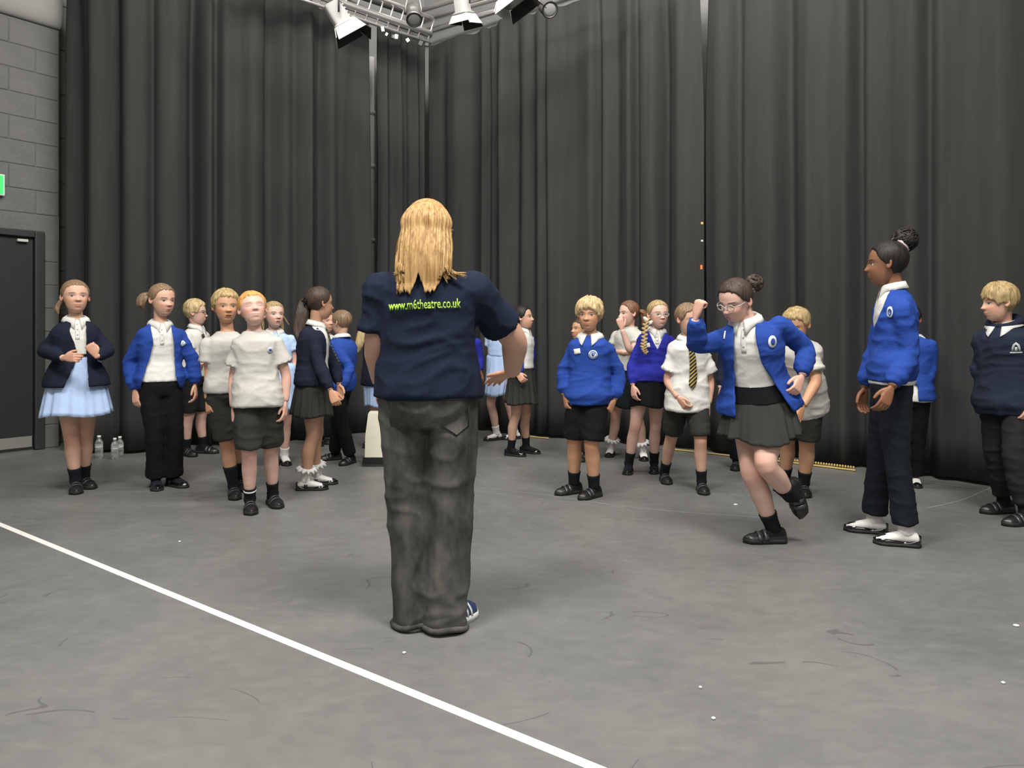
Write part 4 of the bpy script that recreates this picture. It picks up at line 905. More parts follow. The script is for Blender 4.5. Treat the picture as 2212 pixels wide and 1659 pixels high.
# bar that carries the near lamps, just above the frame
zb = 4.42; barL = A(-2.2, 6.2, zb); barR = A(0.9, 6.9, zb); pipe('lighting_bar', 'near lighting bar over the hanging stage lamps', barL, barR, 0.024)
lampgrey = mat('grey_lamp_paint', (0.40, 0.40, 0.385), rough=0.4, metal=0.3); lampblack = mat('black_lamp_paint', (0.012, 0.012, 0.012), rough=0.5); lampwhite = mat('white_lamp_flap', (0.58, 0.57, 0.54), rough=0.5)
glassm = mat('lamp_lens', (0.30, 0.30, 0.29), rough=0.12, spec=0.8)
def lamp(label, pc, Y, dirv, size, kind):
    c = up(*pc, Y); dv = nrm(A(*dirv)); sd = nrm(np.cross(dv, UZ)); u2 = np.cross(sd, dv); AX = (sd, dv, u2); L = thing('stage_lamp', label, 'lamp', c)
    body_, front = (lampgrey, lampblack) if kind in ('fresnel', 'flood') else (lampblack, lampblack)
    q = MB()
    if kind == 'round':
        rs = [c + dv * x + np.outer(np.cos(np.linspace(0, 2 * math.pi, 24, endpoint=False)) * r, sd) + np.outer(np.sin(np.linspace(0, 2 * math.pi, 24, endpoint=False)) * r, u2) for x, r in ((-1.3 * size, .35 * size), (-1.2 * size, .55 * size), (-.4 * size, .6 * size), (-.3 * size, .5 * size), (0.1 * size, .62 * size), (.5 * size, .62 * size), (.5 * size, .54 * size), (.42 * size, .52 * size))]; q.loft(rs)
        q.build('housing', mat('mid_grey_lamp_paint', (0.16, 0.155, 0.145), rough=0.35, metal=0.4), L, c); q = MB(); q.ell(c + dv * .43 * size, AX, (.51 * size, .10 * size, .51 * size)); q.build('lens', glassm, L, c)
        q = MB(); q.tube([c + dv * .47 * size + sd * math.cos(t_) * .60 * size + u2 * math.sin(t_) * .60 * size for t_ in np.linspace(0, 2 * math.pi, 26)], .05 * size, 8, False); q.build('lens_ring', lampblack, L, c)
    else:
        rr = lambda x, r: ring(c + dv * x, sd, u2, r, r, 24, 6)
        q.loft([rr(-1.25 * size, .30 * size), rr(-1.2 * size, .42 * size), rr(-.1 * size, .46 * size), rr(0, .62 * size), rr(.12 * size, .62 * size), rr(.12 * size, .5 * size), rr(-.05 * size, .45 * size)]); q.build('housing', body_, L, c)
        for k in range(5):
            q = MB(); q.box(c - dv * (.25 + .2 * k) * size + u2 * .45 * size, AX, (.36 * size, .03 * size, .03 * size)); q.build('cooling_fin', lampgrey, L, c, False)
        for a_, m_, ln in ((0, lampwhite, .75), (1, lampblack, .95), (2, lampblack, .55), (3, lampwhite, .55)):
            ca, sa = math.cos(a_ * math.pi / 2), math.sin(a_ * math.pi / 2); e = sd * ca + u2 * sa; g_ = -sd * sa + u2 * ca; d2 = nrm(dv + e * 0.45)
            b0 = c + dv * .12 * size + e * .6 * size; rs = [np.array([b0 + g_ * .58 * size, b0 - g_ * .58 * size]), np.array([b0 + d2 * ln * size + g_ * .8 * size, b0 + d2 * ln * size - g_ * .8 * size])]
            q = MB(); V, Fc = loft(rs, False, False); q.add(V, Fc); o = q.build('barn_door', m_, L, c, False); k_ = o.modifiers.new('thickness', 'SOLIDIFY'); k_.thickness = 0.006
    # yoke and clamp up to the bar
    tb = barL + (barR - barL) * np.clip((c[0] - barL[0]) / (barR[0] - barL[0]), 0, 1); tb = A(c[0], tb[1], zb)
    q = MB(); k0 = c - dv * .5 * size
    q.tube([k0 + sd * .62 * size, k0 + sd * .62 * size + UZ * .5 * size, lerp(k0, tb, .75), tb], .05 * size, 6); q.tube([k0 - sd * .62 * size, k0 - sd * .62 * size + UZ * .5 * size, lerp(k0, tb, .75), tb], .05 * size, 6); q.build('yoke', lampblack if kind != 'round' else lampgrey, L, c)
    q = MB(); q.box(tb, np.eye(3), (.03, .035, .05)); q.build('clamp', lampblack, L, c, False); return L
lamp('grey stage lamp with barn doors pointing down beside the truss', (744, 55), 6.35, (0.50, 0.10, -0.80), 0.165, 'fresnel')
lamp('round-lensed dark stage lamp hanging in front of the truss', (894, 36), 6.5, (0.15, -0.62, -0.85), 0.11, 'round')
lamp('grey boxy stage lamp with black front right of the round lamp', (1001, 28), 6.6, (0.15, 0.25, -0.95), 0.13, 'flood')
lamp('large stage lamp with pale square flap near the top centre', (1108, -8), 6.7, (0.35, -0.2, -0.9), 0.20, 'flood')
lamp('rightmost hanging stage lamp with an oval pale lens', (1184, 18), 6.9, (0.25, -0.72, -0.55), 0.12, 'round')
# water bottles by the left drape
def bottle(label, px, py, Y, H_):
    g = A((px - CX) * Y / F, Y, 0); root = thing('water_bottle', label, 'bottle', g, 'clear water bottles by the left curtain'); th = np.linspace(0, 2 * math.pi, 24, endpoint=False)
    pr = [(0.0, .030), (.004, .033), (.03, .034), (.05, .0325), (.07, .034), (.088, .0335), (.091, .0315), (.096, .0335), (.125, .034), (.15, .031), (.168, .022), (.176, .014), (.192, .0135)]
    q = MB(); q.loft([np.column_stack([np.cos(th) * r * H_ / .205, np.sin(th) * r * H_ / .205, np.full(24, z_ * H_ / .205)]) for z_, r in pr]); q.build('bottle_body', mat('clear_plastic', (0.95, 0.97, 0.97), rough=0.08, trans=0.88, spec=0.8), root)
    q = MB(); q.loft([np.column_stack([np.cos(th) * r * H_ / .205, np.sin(th) * r * H_ / .205, np.full(24, z_ * H_ / .205)]) for z_, r in ((.186, .0155), (.204, .0155), (.205, .013))]); q.build('cap', mat('white_cap', (0.85, 0.85, 0.84), rough=0.4), root)
    q = MB(); q.loft([np.column_stack([np.cos(th) * .0338 * H_ / .205, np.sin(th) * .0338 * H_ / .205, np.full(24, z_ * H_ / .205)]) for z_ in (.098, .124)], False); q.build('label_band', mat('frosted_film', (0.8, 0.84, 0.84), rough=0.3, trans=0.5), root)
bottle('clear water bottle standing alone right behind the girl in navy cardigan', 214, 990, 6.60, 0.202)
bottle('front water bottle of the pair by the left curtain', 248, 991, 6.55, 0.188); bottle('rear water bottle of the pair by the left curtain', 259, 987, 6.66, 0.186)
# cream folding sign stand half hidden behind the teacher
Yc = 6.32; cx_ = up(815, 1000, Yc)[0]; root = thing('folding_sign', 'cream plastic folding floor stand with black base behind the teacher', 'sign', (cx_, Yc, 0))
hz = py_to_z(888, Yc); q = MB()
def slab(z_, hw, y0, th_): return np.array([(x, y, z_) for x, y in ((-hw, y0 - th_), (hw, y0 - th_), (hw, y0 + th_), (-hw, y0 + th_))])
q.loft([slab(0.02, .05, -.10, .014), slab(.07, .085, -.095, .014), slab(.25, .088, -.06, .014), slab(hz - .02, .072, -.02, .014), slab(hz, .06, -.015, .012)]); o = q.build('panel', M['cream'], root, None, False)
for zq in (.12, .27, .36):
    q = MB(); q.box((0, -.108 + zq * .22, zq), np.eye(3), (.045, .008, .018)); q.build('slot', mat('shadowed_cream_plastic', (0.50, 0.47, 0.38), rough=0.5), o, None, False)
q = MB(); q.loft([slab(0.02, .05, .10, .012), slab(.25, .088, .06, .012), slab(hz, .06, .015, .01)]); q.build('panel', M['cream'], root, None, False)
q = MB(); q.loft([slab(0.0, .10, 0, .135), slab(.018, .10, 0, .13), slab(.02, .07, 0, .11)]); q.build('base_plate', M['blackpl'], root, None, False)
q = MB(); q.loft([slab(0.015, .105, -.115, .01), slab(.075, .10, -.112, .01)]); q.build('foot', M['blackpl'], root, None, False)
# ------------------------------------------------------------------ the teacher, back to camera
WT = [(-0.20, .085, .062), (-0.08, .110, .082), (0.0, .118, .086), (0.15, .114, .076), (0.36, .104, .070), (0.55, .103, .070), (0.72, .106, .073), (0.85, .104, .066), (0.93, .086, .050), (1.0, .046, .038)]
p = make_person(dict(H=1.645, Y=2.92, yaw=174, neck=(926, 578), pel=(926, 868), sw=0.106, torso=WT, skin=FAIR, vox=0.010, head=(928, 497, 148, -2), hh=0.225, armfat=1.5, neckfat=1.1,
    armL=[(815, 748, 0.02), (822, 822, 'b')], armR=[(1113, 733, 'b'), (1107, 802, 'b')], handR=dict(tip=(1056, 826, 'b'), pose='flat', n=(0.0, -0.35, -0.9)),
    feet=dict(L=(897, 1335, 176), R=(983, 1345, 138)), hipw=.056, cov=1, seed=2.0, label='teacher in navy t-shirt and washed black jeans, seen from behind, long blond hair'))
W = p
jm = legs(p, 'jeans', M['jean'], 838, 2.21, prof=[(0, .066), (0.5, .060), (1.0, .055), (1.6, .052), (2.21, .051)], ease=0.004, amp=0.009, fz=11)
tm = top(p, 't_shirt', M['navytee'], 0.016, 856, 0.72, 1.25, 1.45, amp=0.010, fz=15)
mb = MB()
for k in 'LR':
    c = polyat(p.leg[k], 2.185); t_ = nrm(p.leg[k][1] - p.leg[k][2]); a, b = frames([c, c + t_])[1][0]; th = np.linspace(0, 2 * math.pi, 48)
    mb.tube([c - t_ * (0.004 + 0.004 * math.sin(3 * q)) + a * math.cos(q) * (.0515 * p.H + .004 * math.sin(5 * q)) + b * math.sin(q) * .0515 * p.H for q in th], 0.011, 8, False)
mb.build('rolled_hem', M['jean'], jm, None).location = -Vector(p.base) * 0
jm.children[0].data.transform(Matrix.Translation(-Vector(p.base)))
mb = MB(); c, l, f, a, b = tring(p, t_of(p, 850), 0.012); R_ = [ring(c + UZ * dz, l, f, a, b, 60) for dz in (-0.012, 0.022)]; mb.loft(R_, False); mb.build('waistband', M['jean'], jm, p.base)
for px in (868, 985):
    on_surface(p, jm, px, 905, [tri([(-.055, .065), (.055, .065), (.055, -.03), (0, -.06), (-.055, -.03)])], M['jean'], 'back_pocket', jm, 0.004)
for k in 'LR': shoe(p, k, 'trainer', L=0.27)
# long hair: cap plus hanging sheet of locks
cap = hair_cap([(-180, -.36), (-118, -.30), (-92, -.20), (-70, .0), (-48, .22), (0, .31), (48, .22), (70, .0), (92, -.20), (118, -.30), (180, -.36)], 0.045, 0.10, 0.0, 3.0)
def over_back(v, gap=0.012):
    t = (v[2] - p.P[2]) / (p.N[2] - p.P[2])
    if t > 1.45: return v
    te = min(t, 0.86); c, l, f, a, b = tring(p, te, 0.022 + gap); c = c + (p.N - p.P) * (t - te); dx = np.dot(v - c, l) / a
    if abs(dx) > 0.98: return v
    need = b * math.sqrt(1 - dx * dx); have = -np.dot(v - c, f)
    return v - f * max(0, need - have) * sstep(np.array([1.45 - t]), 0, 0.50)[0]
def drape_hair(mb):
    rngh = random.Random(5); Nn = 150; rows = 34; lon = np.linspace(math.radians(72), math.radians(288), Nn); cols = []
    for i, lo in enumerate(lon):
        dirn = A(math.sin(lo), math.cos(lo), 0); x = math.sin(lo); side = abs(x)
        zend = -1.15 + 0.025 * math.sin(i * 0.9) + 0.03 * math.sin(i * 0.31) + 0.015 * math.sin(i * 2.3) + 0.24 * sm(np.array([math.degrees(lo) - 196]), 7)[0] - 0.02 * math.cos(i * .17) + 0.34 * sstep(np.array([side]), 0.72, 1.0)[0] 
        pts = []
        for j in range(rows):
            q = j / (rows - 1); zz = lerp(0.455, zend, q ** 0.9)
            if zz > -0.04:
                d3 = nrm(dirn * math.sqrt(max(0.0, 1 - min(1, (zz / .5)) ** 2)) + A(0, 0, zz * 2)); r0 = head_r(d3[None])[0]; v = d3 * r0; rad = math.hypot(v[0], v[1]); zz2 = v[2]
            else:
                d3 = nrm(dirn * 0.98 + A(0, 0, -0.1)); r0 = head_r(d3[None])[0]; rad = r0 * (1.02 - 0.04 * sstep(np.array([-zz]), .3, .9)[0]); zz2 = zz
            rad = rad + lerp(0.045, 0.10, sstep(np.array([0.455 - zz]), 0, .35)[0]) + 0.05 * side * sstep(np.array([-zz]), 0.0, .4)[0] + 0.010 * math.sin(i * 1.55 + q * 2) + 0.010 * math.sin(i * 0.67 + 1.2) + 0.005 * math.sin(i * 3.1)
            flat = sstep(np.array([-zz2]), 0.25, 0.75)[0]
            ell_x = lerp(1.0, 1.02 - 0.10 * sstep(np.array([-zz2]), 0.7, 1.05)[0], flat); back = rad
            pts.append((dirn[0] * rad * ell_x, dirn[1] * (lerp(rad, back, 1.0) if dirn[1] < 0 else rad), zz2))
        cols.append(np.array(pts))
    cols = np.array(cols); V = np.transpose(cols, (1, 0, 2)).reshape(-1, 3)
        # the fall of hair follows the head turn at the top and the back below
    Wd = np.array([over_back(v) for v in place(V, p.hc, p.hax, p.hh)])
    Fc = [(i * Nn + j, i * Nn + j + 1, (i + 1) * Nn + j + 1, (i + 1) * Nn + j) for i in range(rows - 1) for j in range(Nn - 1)]
    mb.add(Wd, Fc)
    for x0, x1, y1, n_ in ((960, 1004, 596, 6), (878, 850, 594, 2), (955, 990, 602, 4), (950, 972, 610, 3)):
        for j in range(n_):
            e = rngh.uniform(-4, 4); ed_ = x0 < 875 or x0 > 945; a_ = up(x0 + e + (10 if x0 < 875 else -14 if ed_ else 0), 556, p.N[1] - 0.035); bb = up(lerp(x0, x1, .4) + e, 588, p.N[1] - 0.11); cc = up(x1 + e * 1.2, y1 + rngh.uniform(-8, 4), p.N[1] - 0.135 - (0.0 if x1 < 960 else -0.02))
            cc = over_back(cc, .010); bb[1] = p.N[1] - 0.112
            lock(mb, [a_, lerp(a_, bb, .5), bb, cc], 0.0125 if x1 < 960 and x1 > 850 else 0.007, (.02, .6, 1, .9, .2), 18, e, 0.45, 3)
V_ = place(cap, p.hc, p.hax, p.hh); mb = MB(); mb.add(V_, GF); drape_hair(mb); h = mb.build('hair', HAIR['long'], p.root, p.base); k_ = h.modifiers.new('thickness', 'SOLIDIFY'); k_.thickness = 0.005; k_.offset = -1
glasses(p, M['clearframe'])
# printed address across the shoulders
def text_shape(txt, width, height):
    cu = bpy.data.curves.new('lettering', 'FONT'); cu.body = txt; cu.resolution_u = 3; cu.offset = 0.012; o = bpy.data.objects.new('tmp', cu); C.objects.link(o)
    me = bpy.data.meshes.new_from_object(o.evaluated_get(bpy.context.evaluated_depsgraph_get())); bpy.data.objects.remove(o); bm = bmesh.new(); bm.from_mesh(me)
    bmesh.ops.triangulate(bm, faces=bm.faces[:]); bm.to_mesh(me); bm.free(); V, Fc = mesh_arrays(me); V = V[:, :2]; mn, mx = V.min(0), V.max(0)
    V = (V - (mn + mx) / 2) / (mx - mn) * A(width, height); return V.tolist(), Fc
on_surface(p, tm, 916, 657, [text_shape('www.m6theatre.co.uk', 0.272, 0.037)], M['lime'], 'printed_lettering', tm, 0.006, upv=A(-0.045, 0, 1))

def placket(p, g, px, py, L=.11):
    o = on_surface(p, g, px, py, [rect(.026, L, 0, 4, 8)], M['white'], 'placket', g, .0015)
    for k in (-.3, .05, .38): on_surface(p, g, px, py - 3, [disc(.005, 10, None, 0, k * L)], MATS['pale_shirt_button'], 'button', g, .004)
mat('pale_shirt_button', (.45, .44, .42), rough=.4)
def basic_hair(p, hair, line=None, thick=0.05, rough=0.35, jag=0.02, extra=None, seed=1.0, top=1.0, part=None, side=1.0):
    return capped_hair(p, HAIR[hair], hair_cap(line or BOY, thick, rough, jag, seed, top, part, side), extra)
# ------------------------------------------------------------------ left group
# girl in navy cardigan
p = make_person(dict(H=1.475, Y=5.15, yaw=8, neck=(164, 690), pel=(166,), skin=FAIR, head=(163, 641, 10, 2), eye=(.10, .08, .07), armR=[(91, 758, 0.0), (137, 773, -.19)], armL=[(236, 757, 0.0), (208, 770, -.18)], shR=(127, 702), shL=(203, 702),
    handR=dict(tip=(166, 772, -0.03), pose='soft', n=(0.1, 0.9, -0.1)), handL=dict(tip=(192, 744, -0.02), pose='fist', n=(-0.3, 0.9, 0)), feet=dict(R=(164, 1063, 2), L=(188, 1053, 20)), legfat=1.05, seed=11, label='girl in open navy cardigan over pale blue dress, hands at its edges'))
sh = top(p, 'shirt', M['white'], 0.006, 778, 0); collar(p); placket(p, sh, 167, 716)
skirt(p, 'skirt', M['paleblue'], 768, 901, 68, 9, 0.045, 0.75)
mb = MB(); c, l, f, a, b = tring(p, t_of(p, 767), 0.020); mb.loft([ring(c + UZ * dz, l, f, a, b) for dz in (-.008, .008)], False); mb.build('belt', M['blacknavy'], p.root, p.base)
top(p, 'cardigan', M['navy'], 0.028, 834, 1.97, 1.55, 1.5, amp=0.006, flare=0.045, cut=[(670, 146, 180), (700, 144, 187), (740, 160, 187), (765, 168, 188), (790, 160, 190), (845, 134, 193)])
shoes(p, 'school', M['sockb'], 1.72); basic_hair(p, 'brown', TIED, 0.022, 0.3, 0.015, lambda mb: lock(mb, [hp(p, -.1, -.42, .05), hp(p, -.26, -.50, -.12), hp(p, -.42, -.36, -.34), hp(p, -.40, -.30, -.52)], .026), 2)
# girl in royal blue cardigan and black trousers
p = make_person(dict(H=1.455, Y=5.30, yaw=14, neck=(346, 698), pel=(346,), skin=FAIR, head=(351, 648, 32, -6), eye=(.04, .025, .02), shR=(301, 716), shL=(391, 712), armR=[(279, 782, 0.03), (291, 842, 'f')], armL=[(416, 775, 0.05), (421, 830, -0.03)],
    handR=dict(tip=(295, 884, -0.02), pose='relaxed'), handL=dict(tip=(424, 862, -0.02)), feet=dict(R=(338, 1056, 5), L=(384, 1051, 35)), seed=12, cov=1, mouth=.1, label='girl in open royal blue cardigan, white polo shirt and black flared trousers'))
sh = top(p, 'polo_shirt', M['white'], 0.012, 823, 0, amp=0.005); collar(p); placket(p, sh, 350, 728)
legs(p, 'trousers', M['black'], 815, 1.97, prof=[(0, .060), (.5, .052), (1.0, .041), (1.5, .042), (1.97, .048)])
g = top(p, 'cardigan', M['royal'], 0.034, 838, 1.96, 1.75, 1.7, band=0.012, amp=0.009, cut=[(675, 322, 363), (700, 324, 370), (740, 332, 377), (775, 322, 379), (812, 309, 381), (850, 300, 392)])
on_surface(p, g, 394, 742, [disc(.022)], M['emblemw'], 'emblem', g)
shoes(p, 'mary_jane', M['sockb'], 1.75); basic_hair(p, 'brown', TIED, 0.024, 0.3, 0.015, lambda mb: lock(mb, [hp(p, -.15, -.36, .14), hp(p, -.36, -.42, .02), hp(p, -.44, -.42, -.16), hp(p, -.36, -.38, -.34)], .042), 3)
# blond boy with glasses behind
p = make_person(dict(H=1.425, Y=6.64, yaw=58, neck=(424, 706), pel=(420,), skin=PALE, head=(424, 675, 75, -3), armR=[(412, 762, 0.0), (428, 778, 'f')], armL=[(446, 765, .05), (440, 783, 'f')], feet=dict(R=(409, 985, 30), L=(449, 979, 60)), seed=13,
    handR=dict(tip=(438, 772, 0), pose='soft', n=(0, 1, 0)), label='blond boy in dark glasses, white shirt and tie behind the blue cardigan girl'))
sh = top(p, 'shirt', M['white'], 0.014, 812, .8, 1.5, 1.6); collar(p); tie(p, M['tiedark'], sh, [(436, 722), (441, 745), (441, 790)], .03, .05)
legs(p, 'shorts', M['dgrey'], 800, .93, .066, None, .066); shoes(p, 'school', M['sockb'], 1.72); basic_hair(p, 'blond', BOY, .06, .4, .03, None, 4); glasses(p, M['darkframe'])
# boy in white tee
p = make_person(dict(H=1.415, Y=5.0, yaw=8, neck=(491, 717), pel=(491,), skin=TAN, head=(488, 662, 12, -2), mouth=.7, armR=[(452, 800, .02), (448, 862, -.02)], armL=[(532, 800, .03), (530, 862, -.02)], feet=dict(R=(506, 1075, 6), L=(520, 1058, 10)), seed=14, brow=(.25, .17, .08),
    handR=dict(tip=(452, 890, -.03), pose='soft'), label='tanned blond boy in plain white t-shirt, mouth open, left of the ginger boy'))
top(p, 't_shirt', M['tee'], .020, 848, .62, 1.75, 1.9, amp=.007); neckband(p, M['tee']); legs(p, 'shorts', M['grey'], 835, .93, .070, None, .074, amp=.007); shoes(p, 'school', M['sockb'], 1.55); basic_hair(p, 'dblond', BOY, .055, .4, .03, None, 5, 1.1)
# ginger boy
p = make_person(dict(H=1.425, Y=4.64, yaw=4, neck=(550, 715), pel=(556,), skin=PALE, lip=(.62, .36, .30), head=(546, 667, 8, 16, 5), eye=(.16, .20, .24), brow=(.50, .26, .12), shR=(510, 733), shL=(605, 733), armR=[(504, 820, .02), (504, 880, -.03)], armL=[(619, 812, .03), (617, 868, -.02)],
    handR=dict(tip=(508, 912, -.03), pose='soft'), handL=dict(tip=(615, 900, -.02)), feet=dict(R=(541, 1106, 4), L=(594, 1093, 14)), seed=15, closed=True, blush=1.4, label='ginger boy in white t-shirt and grey shorts, chin raised, frontmost of the left group'))
g = top(p, 't_shirt', M['tee'], .024, 877, .58, 1.85, 2.05, amp=.008, flare=.004); neckband(p, M['tee']); on_surface(p, g, 583, 756, [disc(.018), ], mat('faded_lilac_print', (.52, .50, .60), rough=.8), 'emblem', g); on_surface(p, g, 583, 756, [rect(.016, .012)], M['emblemb'], 'emblem_print', g, .007)
legs(p, 'shorts', M['grey'], 862, .93, .072, None, .078, amp=.008); shoes(p, 'school', M['sockb'], 1.76); basic_hair(p, 'ginger', BOY, .035, .3, .02, None, 6)
mb = MB(); P_ = limb_pts(p.leg['R'], 1.80, 1.83, 3); mb.tube(P_, .0395 if False else .040, 18); mb.build('sock_stripe', M['sockw'], p.root, p.base)
# girl in pale blue dress behind
p = make_person(dict(H=1.395, Y=6.2, yaw=8, neck=(592, 716), pel=(602,), skin=PALE, head=(592, 680, 24, 2), mouth=.4, armL=[(635, 778, .02), (637, 820, -.02)], feet=dict(R=(592, 1003, 5), L=(617, 1003, 10)), seed=16, label='fair girl in short-sleeved pale blue dress behind the ginger boy'))
top(p, 'bodice', M['paleblue'], .014, 778, .5, 1.6, 1.75); collar(p); skirt(p, 'skirt', M['paleblue'], 785, 888, 34, 10, .05)
shoes(p, 'mary_jane', M['sockw'], 1.78); basic_hair(p, 'dblond', TIED, .03, .35, .02, lambda mb: [lock(mb, [hp(p, .2, -.35, .2), hp(p, .45, -.35, .05), hp(p, .62, -.3, -.2), hp(p, .72, -.25, -.38)], .008), lock(mb, [hp(p, .2, -.35, .1), hp(p, .42, -.4, -.1), hp(p, .50, -.4, -.5), hp(p, .46, -.4, -.75)], .018), lock(mb, [hp(p, -.2, -.3, .1), hp(p, -.3, -.3, -.2), hp(p, -.3, -.3, -.6)], .016)], 7)
# girl with long ponytail, black cardigan
p = make_person(dict(H=1.445, Y=5.24, yaw=84, neck=(682, 700), pel=(676,), skin=OLIVE, head=(692, 655, 112, -4), shR=(677, 722), armR=[(690, 790, -.05), (714, 843, -.05)], armL=[(722, 790, .05), (732, 830, -.05)], handR=dict(tip=(730, 880, -.02), pose='soft', n=(-.2, .9, 0)),
    feet=dict(R=(676, 1058, 82), L=(698, 1046, 80)), seed=17, label='girl with long brown ponytail, black cardigan and grey skirt, seen from side'))
sh = top(p, 'shirt', M['white'], .020, 815, 0); collar(p); tie(p, M['tiedark'], sh, [(702, 708), (716, 752), (733, 790)], .03, .055)
skirt(p, 'skirt', M['grey'], 815, 902, 47, 16, .05, .95, sway=(-.01, 0)); top(p, 'cardigan', M['navy'], .028, 832, 1.95, 1.6, 1.5, amp=.006, cut=[(685, 672, 800), (705, 686, 800), (730, 693, 800), (780, 702, 800), (822, 712, 800)])
shoes(p, 'mary_jane', M['sockw'], 1.73, True); basic_hair(p, 'dbrown', TIED, .026, .25, .012, lambda mb: lock(mb, [hp(p, -.02, -.40, .05), up(662, 652, p.hc[1]), up(655, 680, p.hc[1] - .03), up(648, 715, p.hc[1] - .05), up(651, 735, p.hc[1] - .06), up(645, 758, p.hc[1] - .05)], .050, (.45, .9, 1, .95, .8, .2), 34, 1, .7, 4), 8)
mb = MB(); mb.tube([hp(p, .0 + .10 * math.cos(t), -.50, .02 + .10 * math.sin(t)) for t in np.linspace(0, 6.283, 16)], .006, 8, False); mb.build('hair_tie', M['blacknavy'], p.root, p.base)
# boy in blue jumper facing away
p = make_person(dict(H=1.31, Y=6.2, yaw=-125, neck=(738, 727), pel=(733,), skin=FAIR, head=(737, 697, -128, -4), armL=[(757, 795, -.02), (738, 838, 'f')], armR=[(716, 800, .05), (712, 838, .05)], handL=dict(tip=(728, 852, -.02), pose='soft'), feet=dict(L=(750, 1003, -35), R=(712, 994, -75)), seed=18, cov=1,
    label='short-haired boy in royal blue jumper and black trousers turned away'))
top(p, 'jumper', M['royal'], .030, 843, 1.92, 1.7, 1.6, band=.008, amp=.008); collar(p, None, 1.1, 12, .034); legs(p, 'trousers', M['black'], 830, 1.95, prof=[(0, .058), (1, .043), (1.95, .040)]); shoes(p, 'school', M['sockb'], 1.7); basic_hair(p, 'dbrown' if False else 'brown', BOY, .03, .2, .015, None, 9, 1.3, None, .7)
# half hidden child beyond
p = make_person(dict(H=1.33, Y=7.25, yaw=10, neck=(704, 722), pel=(700,), skin=FAIR, head=(706, 694, 30), feet=dict(R=(691, 962, 0), L=(705, 958, 15)), vox=.012, seed=19, cov=1, label='child in white shirt and grey trousers mostly hidden by the ponytail girl'))
top(p, 'shirt', M['white'], .014, 820, .7, 1.5); legs(p, 'trousers', M['dgrey'], 808, 1.95, .066, .052, .046); shoes(p, 'school', M['sockb'], 1.8); basic_hair(p, 'brown', BOY, .03)
# girl with blond ponytail behind the teacher
p = make_person(dict(H=1.33, Y=7.1, yaw=120, neck=(812, 722), pel=(808,), skin=FAIR, head=(816, 694, 120), feet=dict(R=(806, 966, 120), L=(822, 962, 115)), vox=.012, seed=20, armR=[(812, 790, -.05), (826, 830, 0)], label='girl with curled blond ponytail and navy cardigan half hidden by the teacher'))
top(p, 'cardigan', M['navy'], .020, 833, 1.9, 1.5, 1.4, amp=.004); skirt(p, 'skirt', M['paleblue'], 815, 879, 22, 8, .05, .9); shoes(p, 'mary_jane', M['sockb'], 1.2)
basic_hair(p, 'blond', TIED, .03, .3, .015, lambda mb: lock(mb, [hp(p, 0, -.4, .1), up(797, 702, p.hc[1] - .02), up(785, 722, p.hc[1] - .02), up(777, 745, p.hc[1] - .02), up(772, 762, p.hc[1] - .01)], .052, (.5, .95, 1, .8, .25), 26, 2, .8, 3), 10)
# ------------------------------------------------------------------ beyond the teacher
p = make_person(dict(H=1.33, Y=7.0, yaw=-5, neck=(1003, 722), pel=(1003,), skin=DARK, head=(1004, 692, -10), armL=[(1036, 772, .02), (1038, 802, -.03)], feet=dict(R=(990, 972, -5), L=(1014, 972, 5)), vox=.012, seed=21, cov=1, handL=dict(tip=(1043, 824, -.02)), label='dark-skinned child in royal blue cardigan almost hidden by the teacher'))
g = top(p, 'cardigan', M['royal2'], .024, 830, 1.94, 1.6, 1.5); on_surface(p, g, 1021, 748, [rect(.03, .02)], M['sticker'], 'name_sticker', g); legs(p, 'trousers', M['black'], 815, 1.95, .066, .05, .046); shoes(p, 'school', M['sockb'], 1.8); basic_hair(p, 'black', BOY, .04)
p = make_person(dict(H=1.38, Y=7.62, yaw=-30, neck=(1080, 708), pel=(1078,), skin=PALE, head=(1082, 684, -30), feet=dict(R=(1064, 951, -62), L=(1104, 949, -60)), vox=.011, seed=22, armR=[(1060, 770, 0), (1066, 812, 'f')], label='girl in pale blue checked dress and white socks behind the teacher\'s arm'))
top(p, 'bodice', M['paleblue'], .014, 770, .5, 1.6, 1.75); skirt(p, 'skirt', M['paleblue'], 764, 856, 23, 14, .05, 1.0, sway=(-.035, 0)); shoes(p, 'mary_jane', M['sockw'], 1.75); basic_hair(p, 'brown', TIED, .03)
p = make_person(dict(H=1.355, Y=6.62, yaw=66, neck=(1131, 713), pel=(1126,), skin=FAIR, head=(1131, 686, 75, 4), mouth=.35, armR=[(1113, 775, -.02), (1116, 806, -.06)], armL=[(1150, 770, .03), (1130, 812, -.04)], handR=dict(tip=(1130, 822, -.02), pose='soft', n=(0, .9, .2)), feet=dict(R=(1114, 985, 65), L=(1146, 979, 62)), seed=23,
    label='dark-haired girl in profile with grey skirt and buckled black loafers'))
sh = top(p, 'shirt', M['white'], .016, 795, 0); collar(p); skirt(p, 'skirt', M['grey'], 788, 875, 38, 12, .06, .9); top(p, 'cardigan', M['royal2'], .026, 803, 1.9, 1.5, 1.5, cut=[(690, 1122, 1300), (720, 1126, 1300), (755, 1133, 1300), (804, 1129, 1300), (830, 1129, 1300)])
shoes(p, 'loafer', M['sockb'], 1.72); basic_hair(p, 'black', TIED, .035, .2, .015, lambda mb: lock(mb, [hp(p, 0, -.36, .2), hp(p, -.02, -.50, .0), hp(p, -.05, -.44, -.25), hp(p, -.05, -.36, -.45)], .036), 11)
mb = MB(); v_ = p.arm['R'][2]; mb.tube([v_ + A(.022 * math.cos(t), .022 * math.sin(t), .006) for t in np.linspace(0, 6.283, 16)], .004, 6, False); mb.build('bracelet', M['silver'], p.root, p.base)
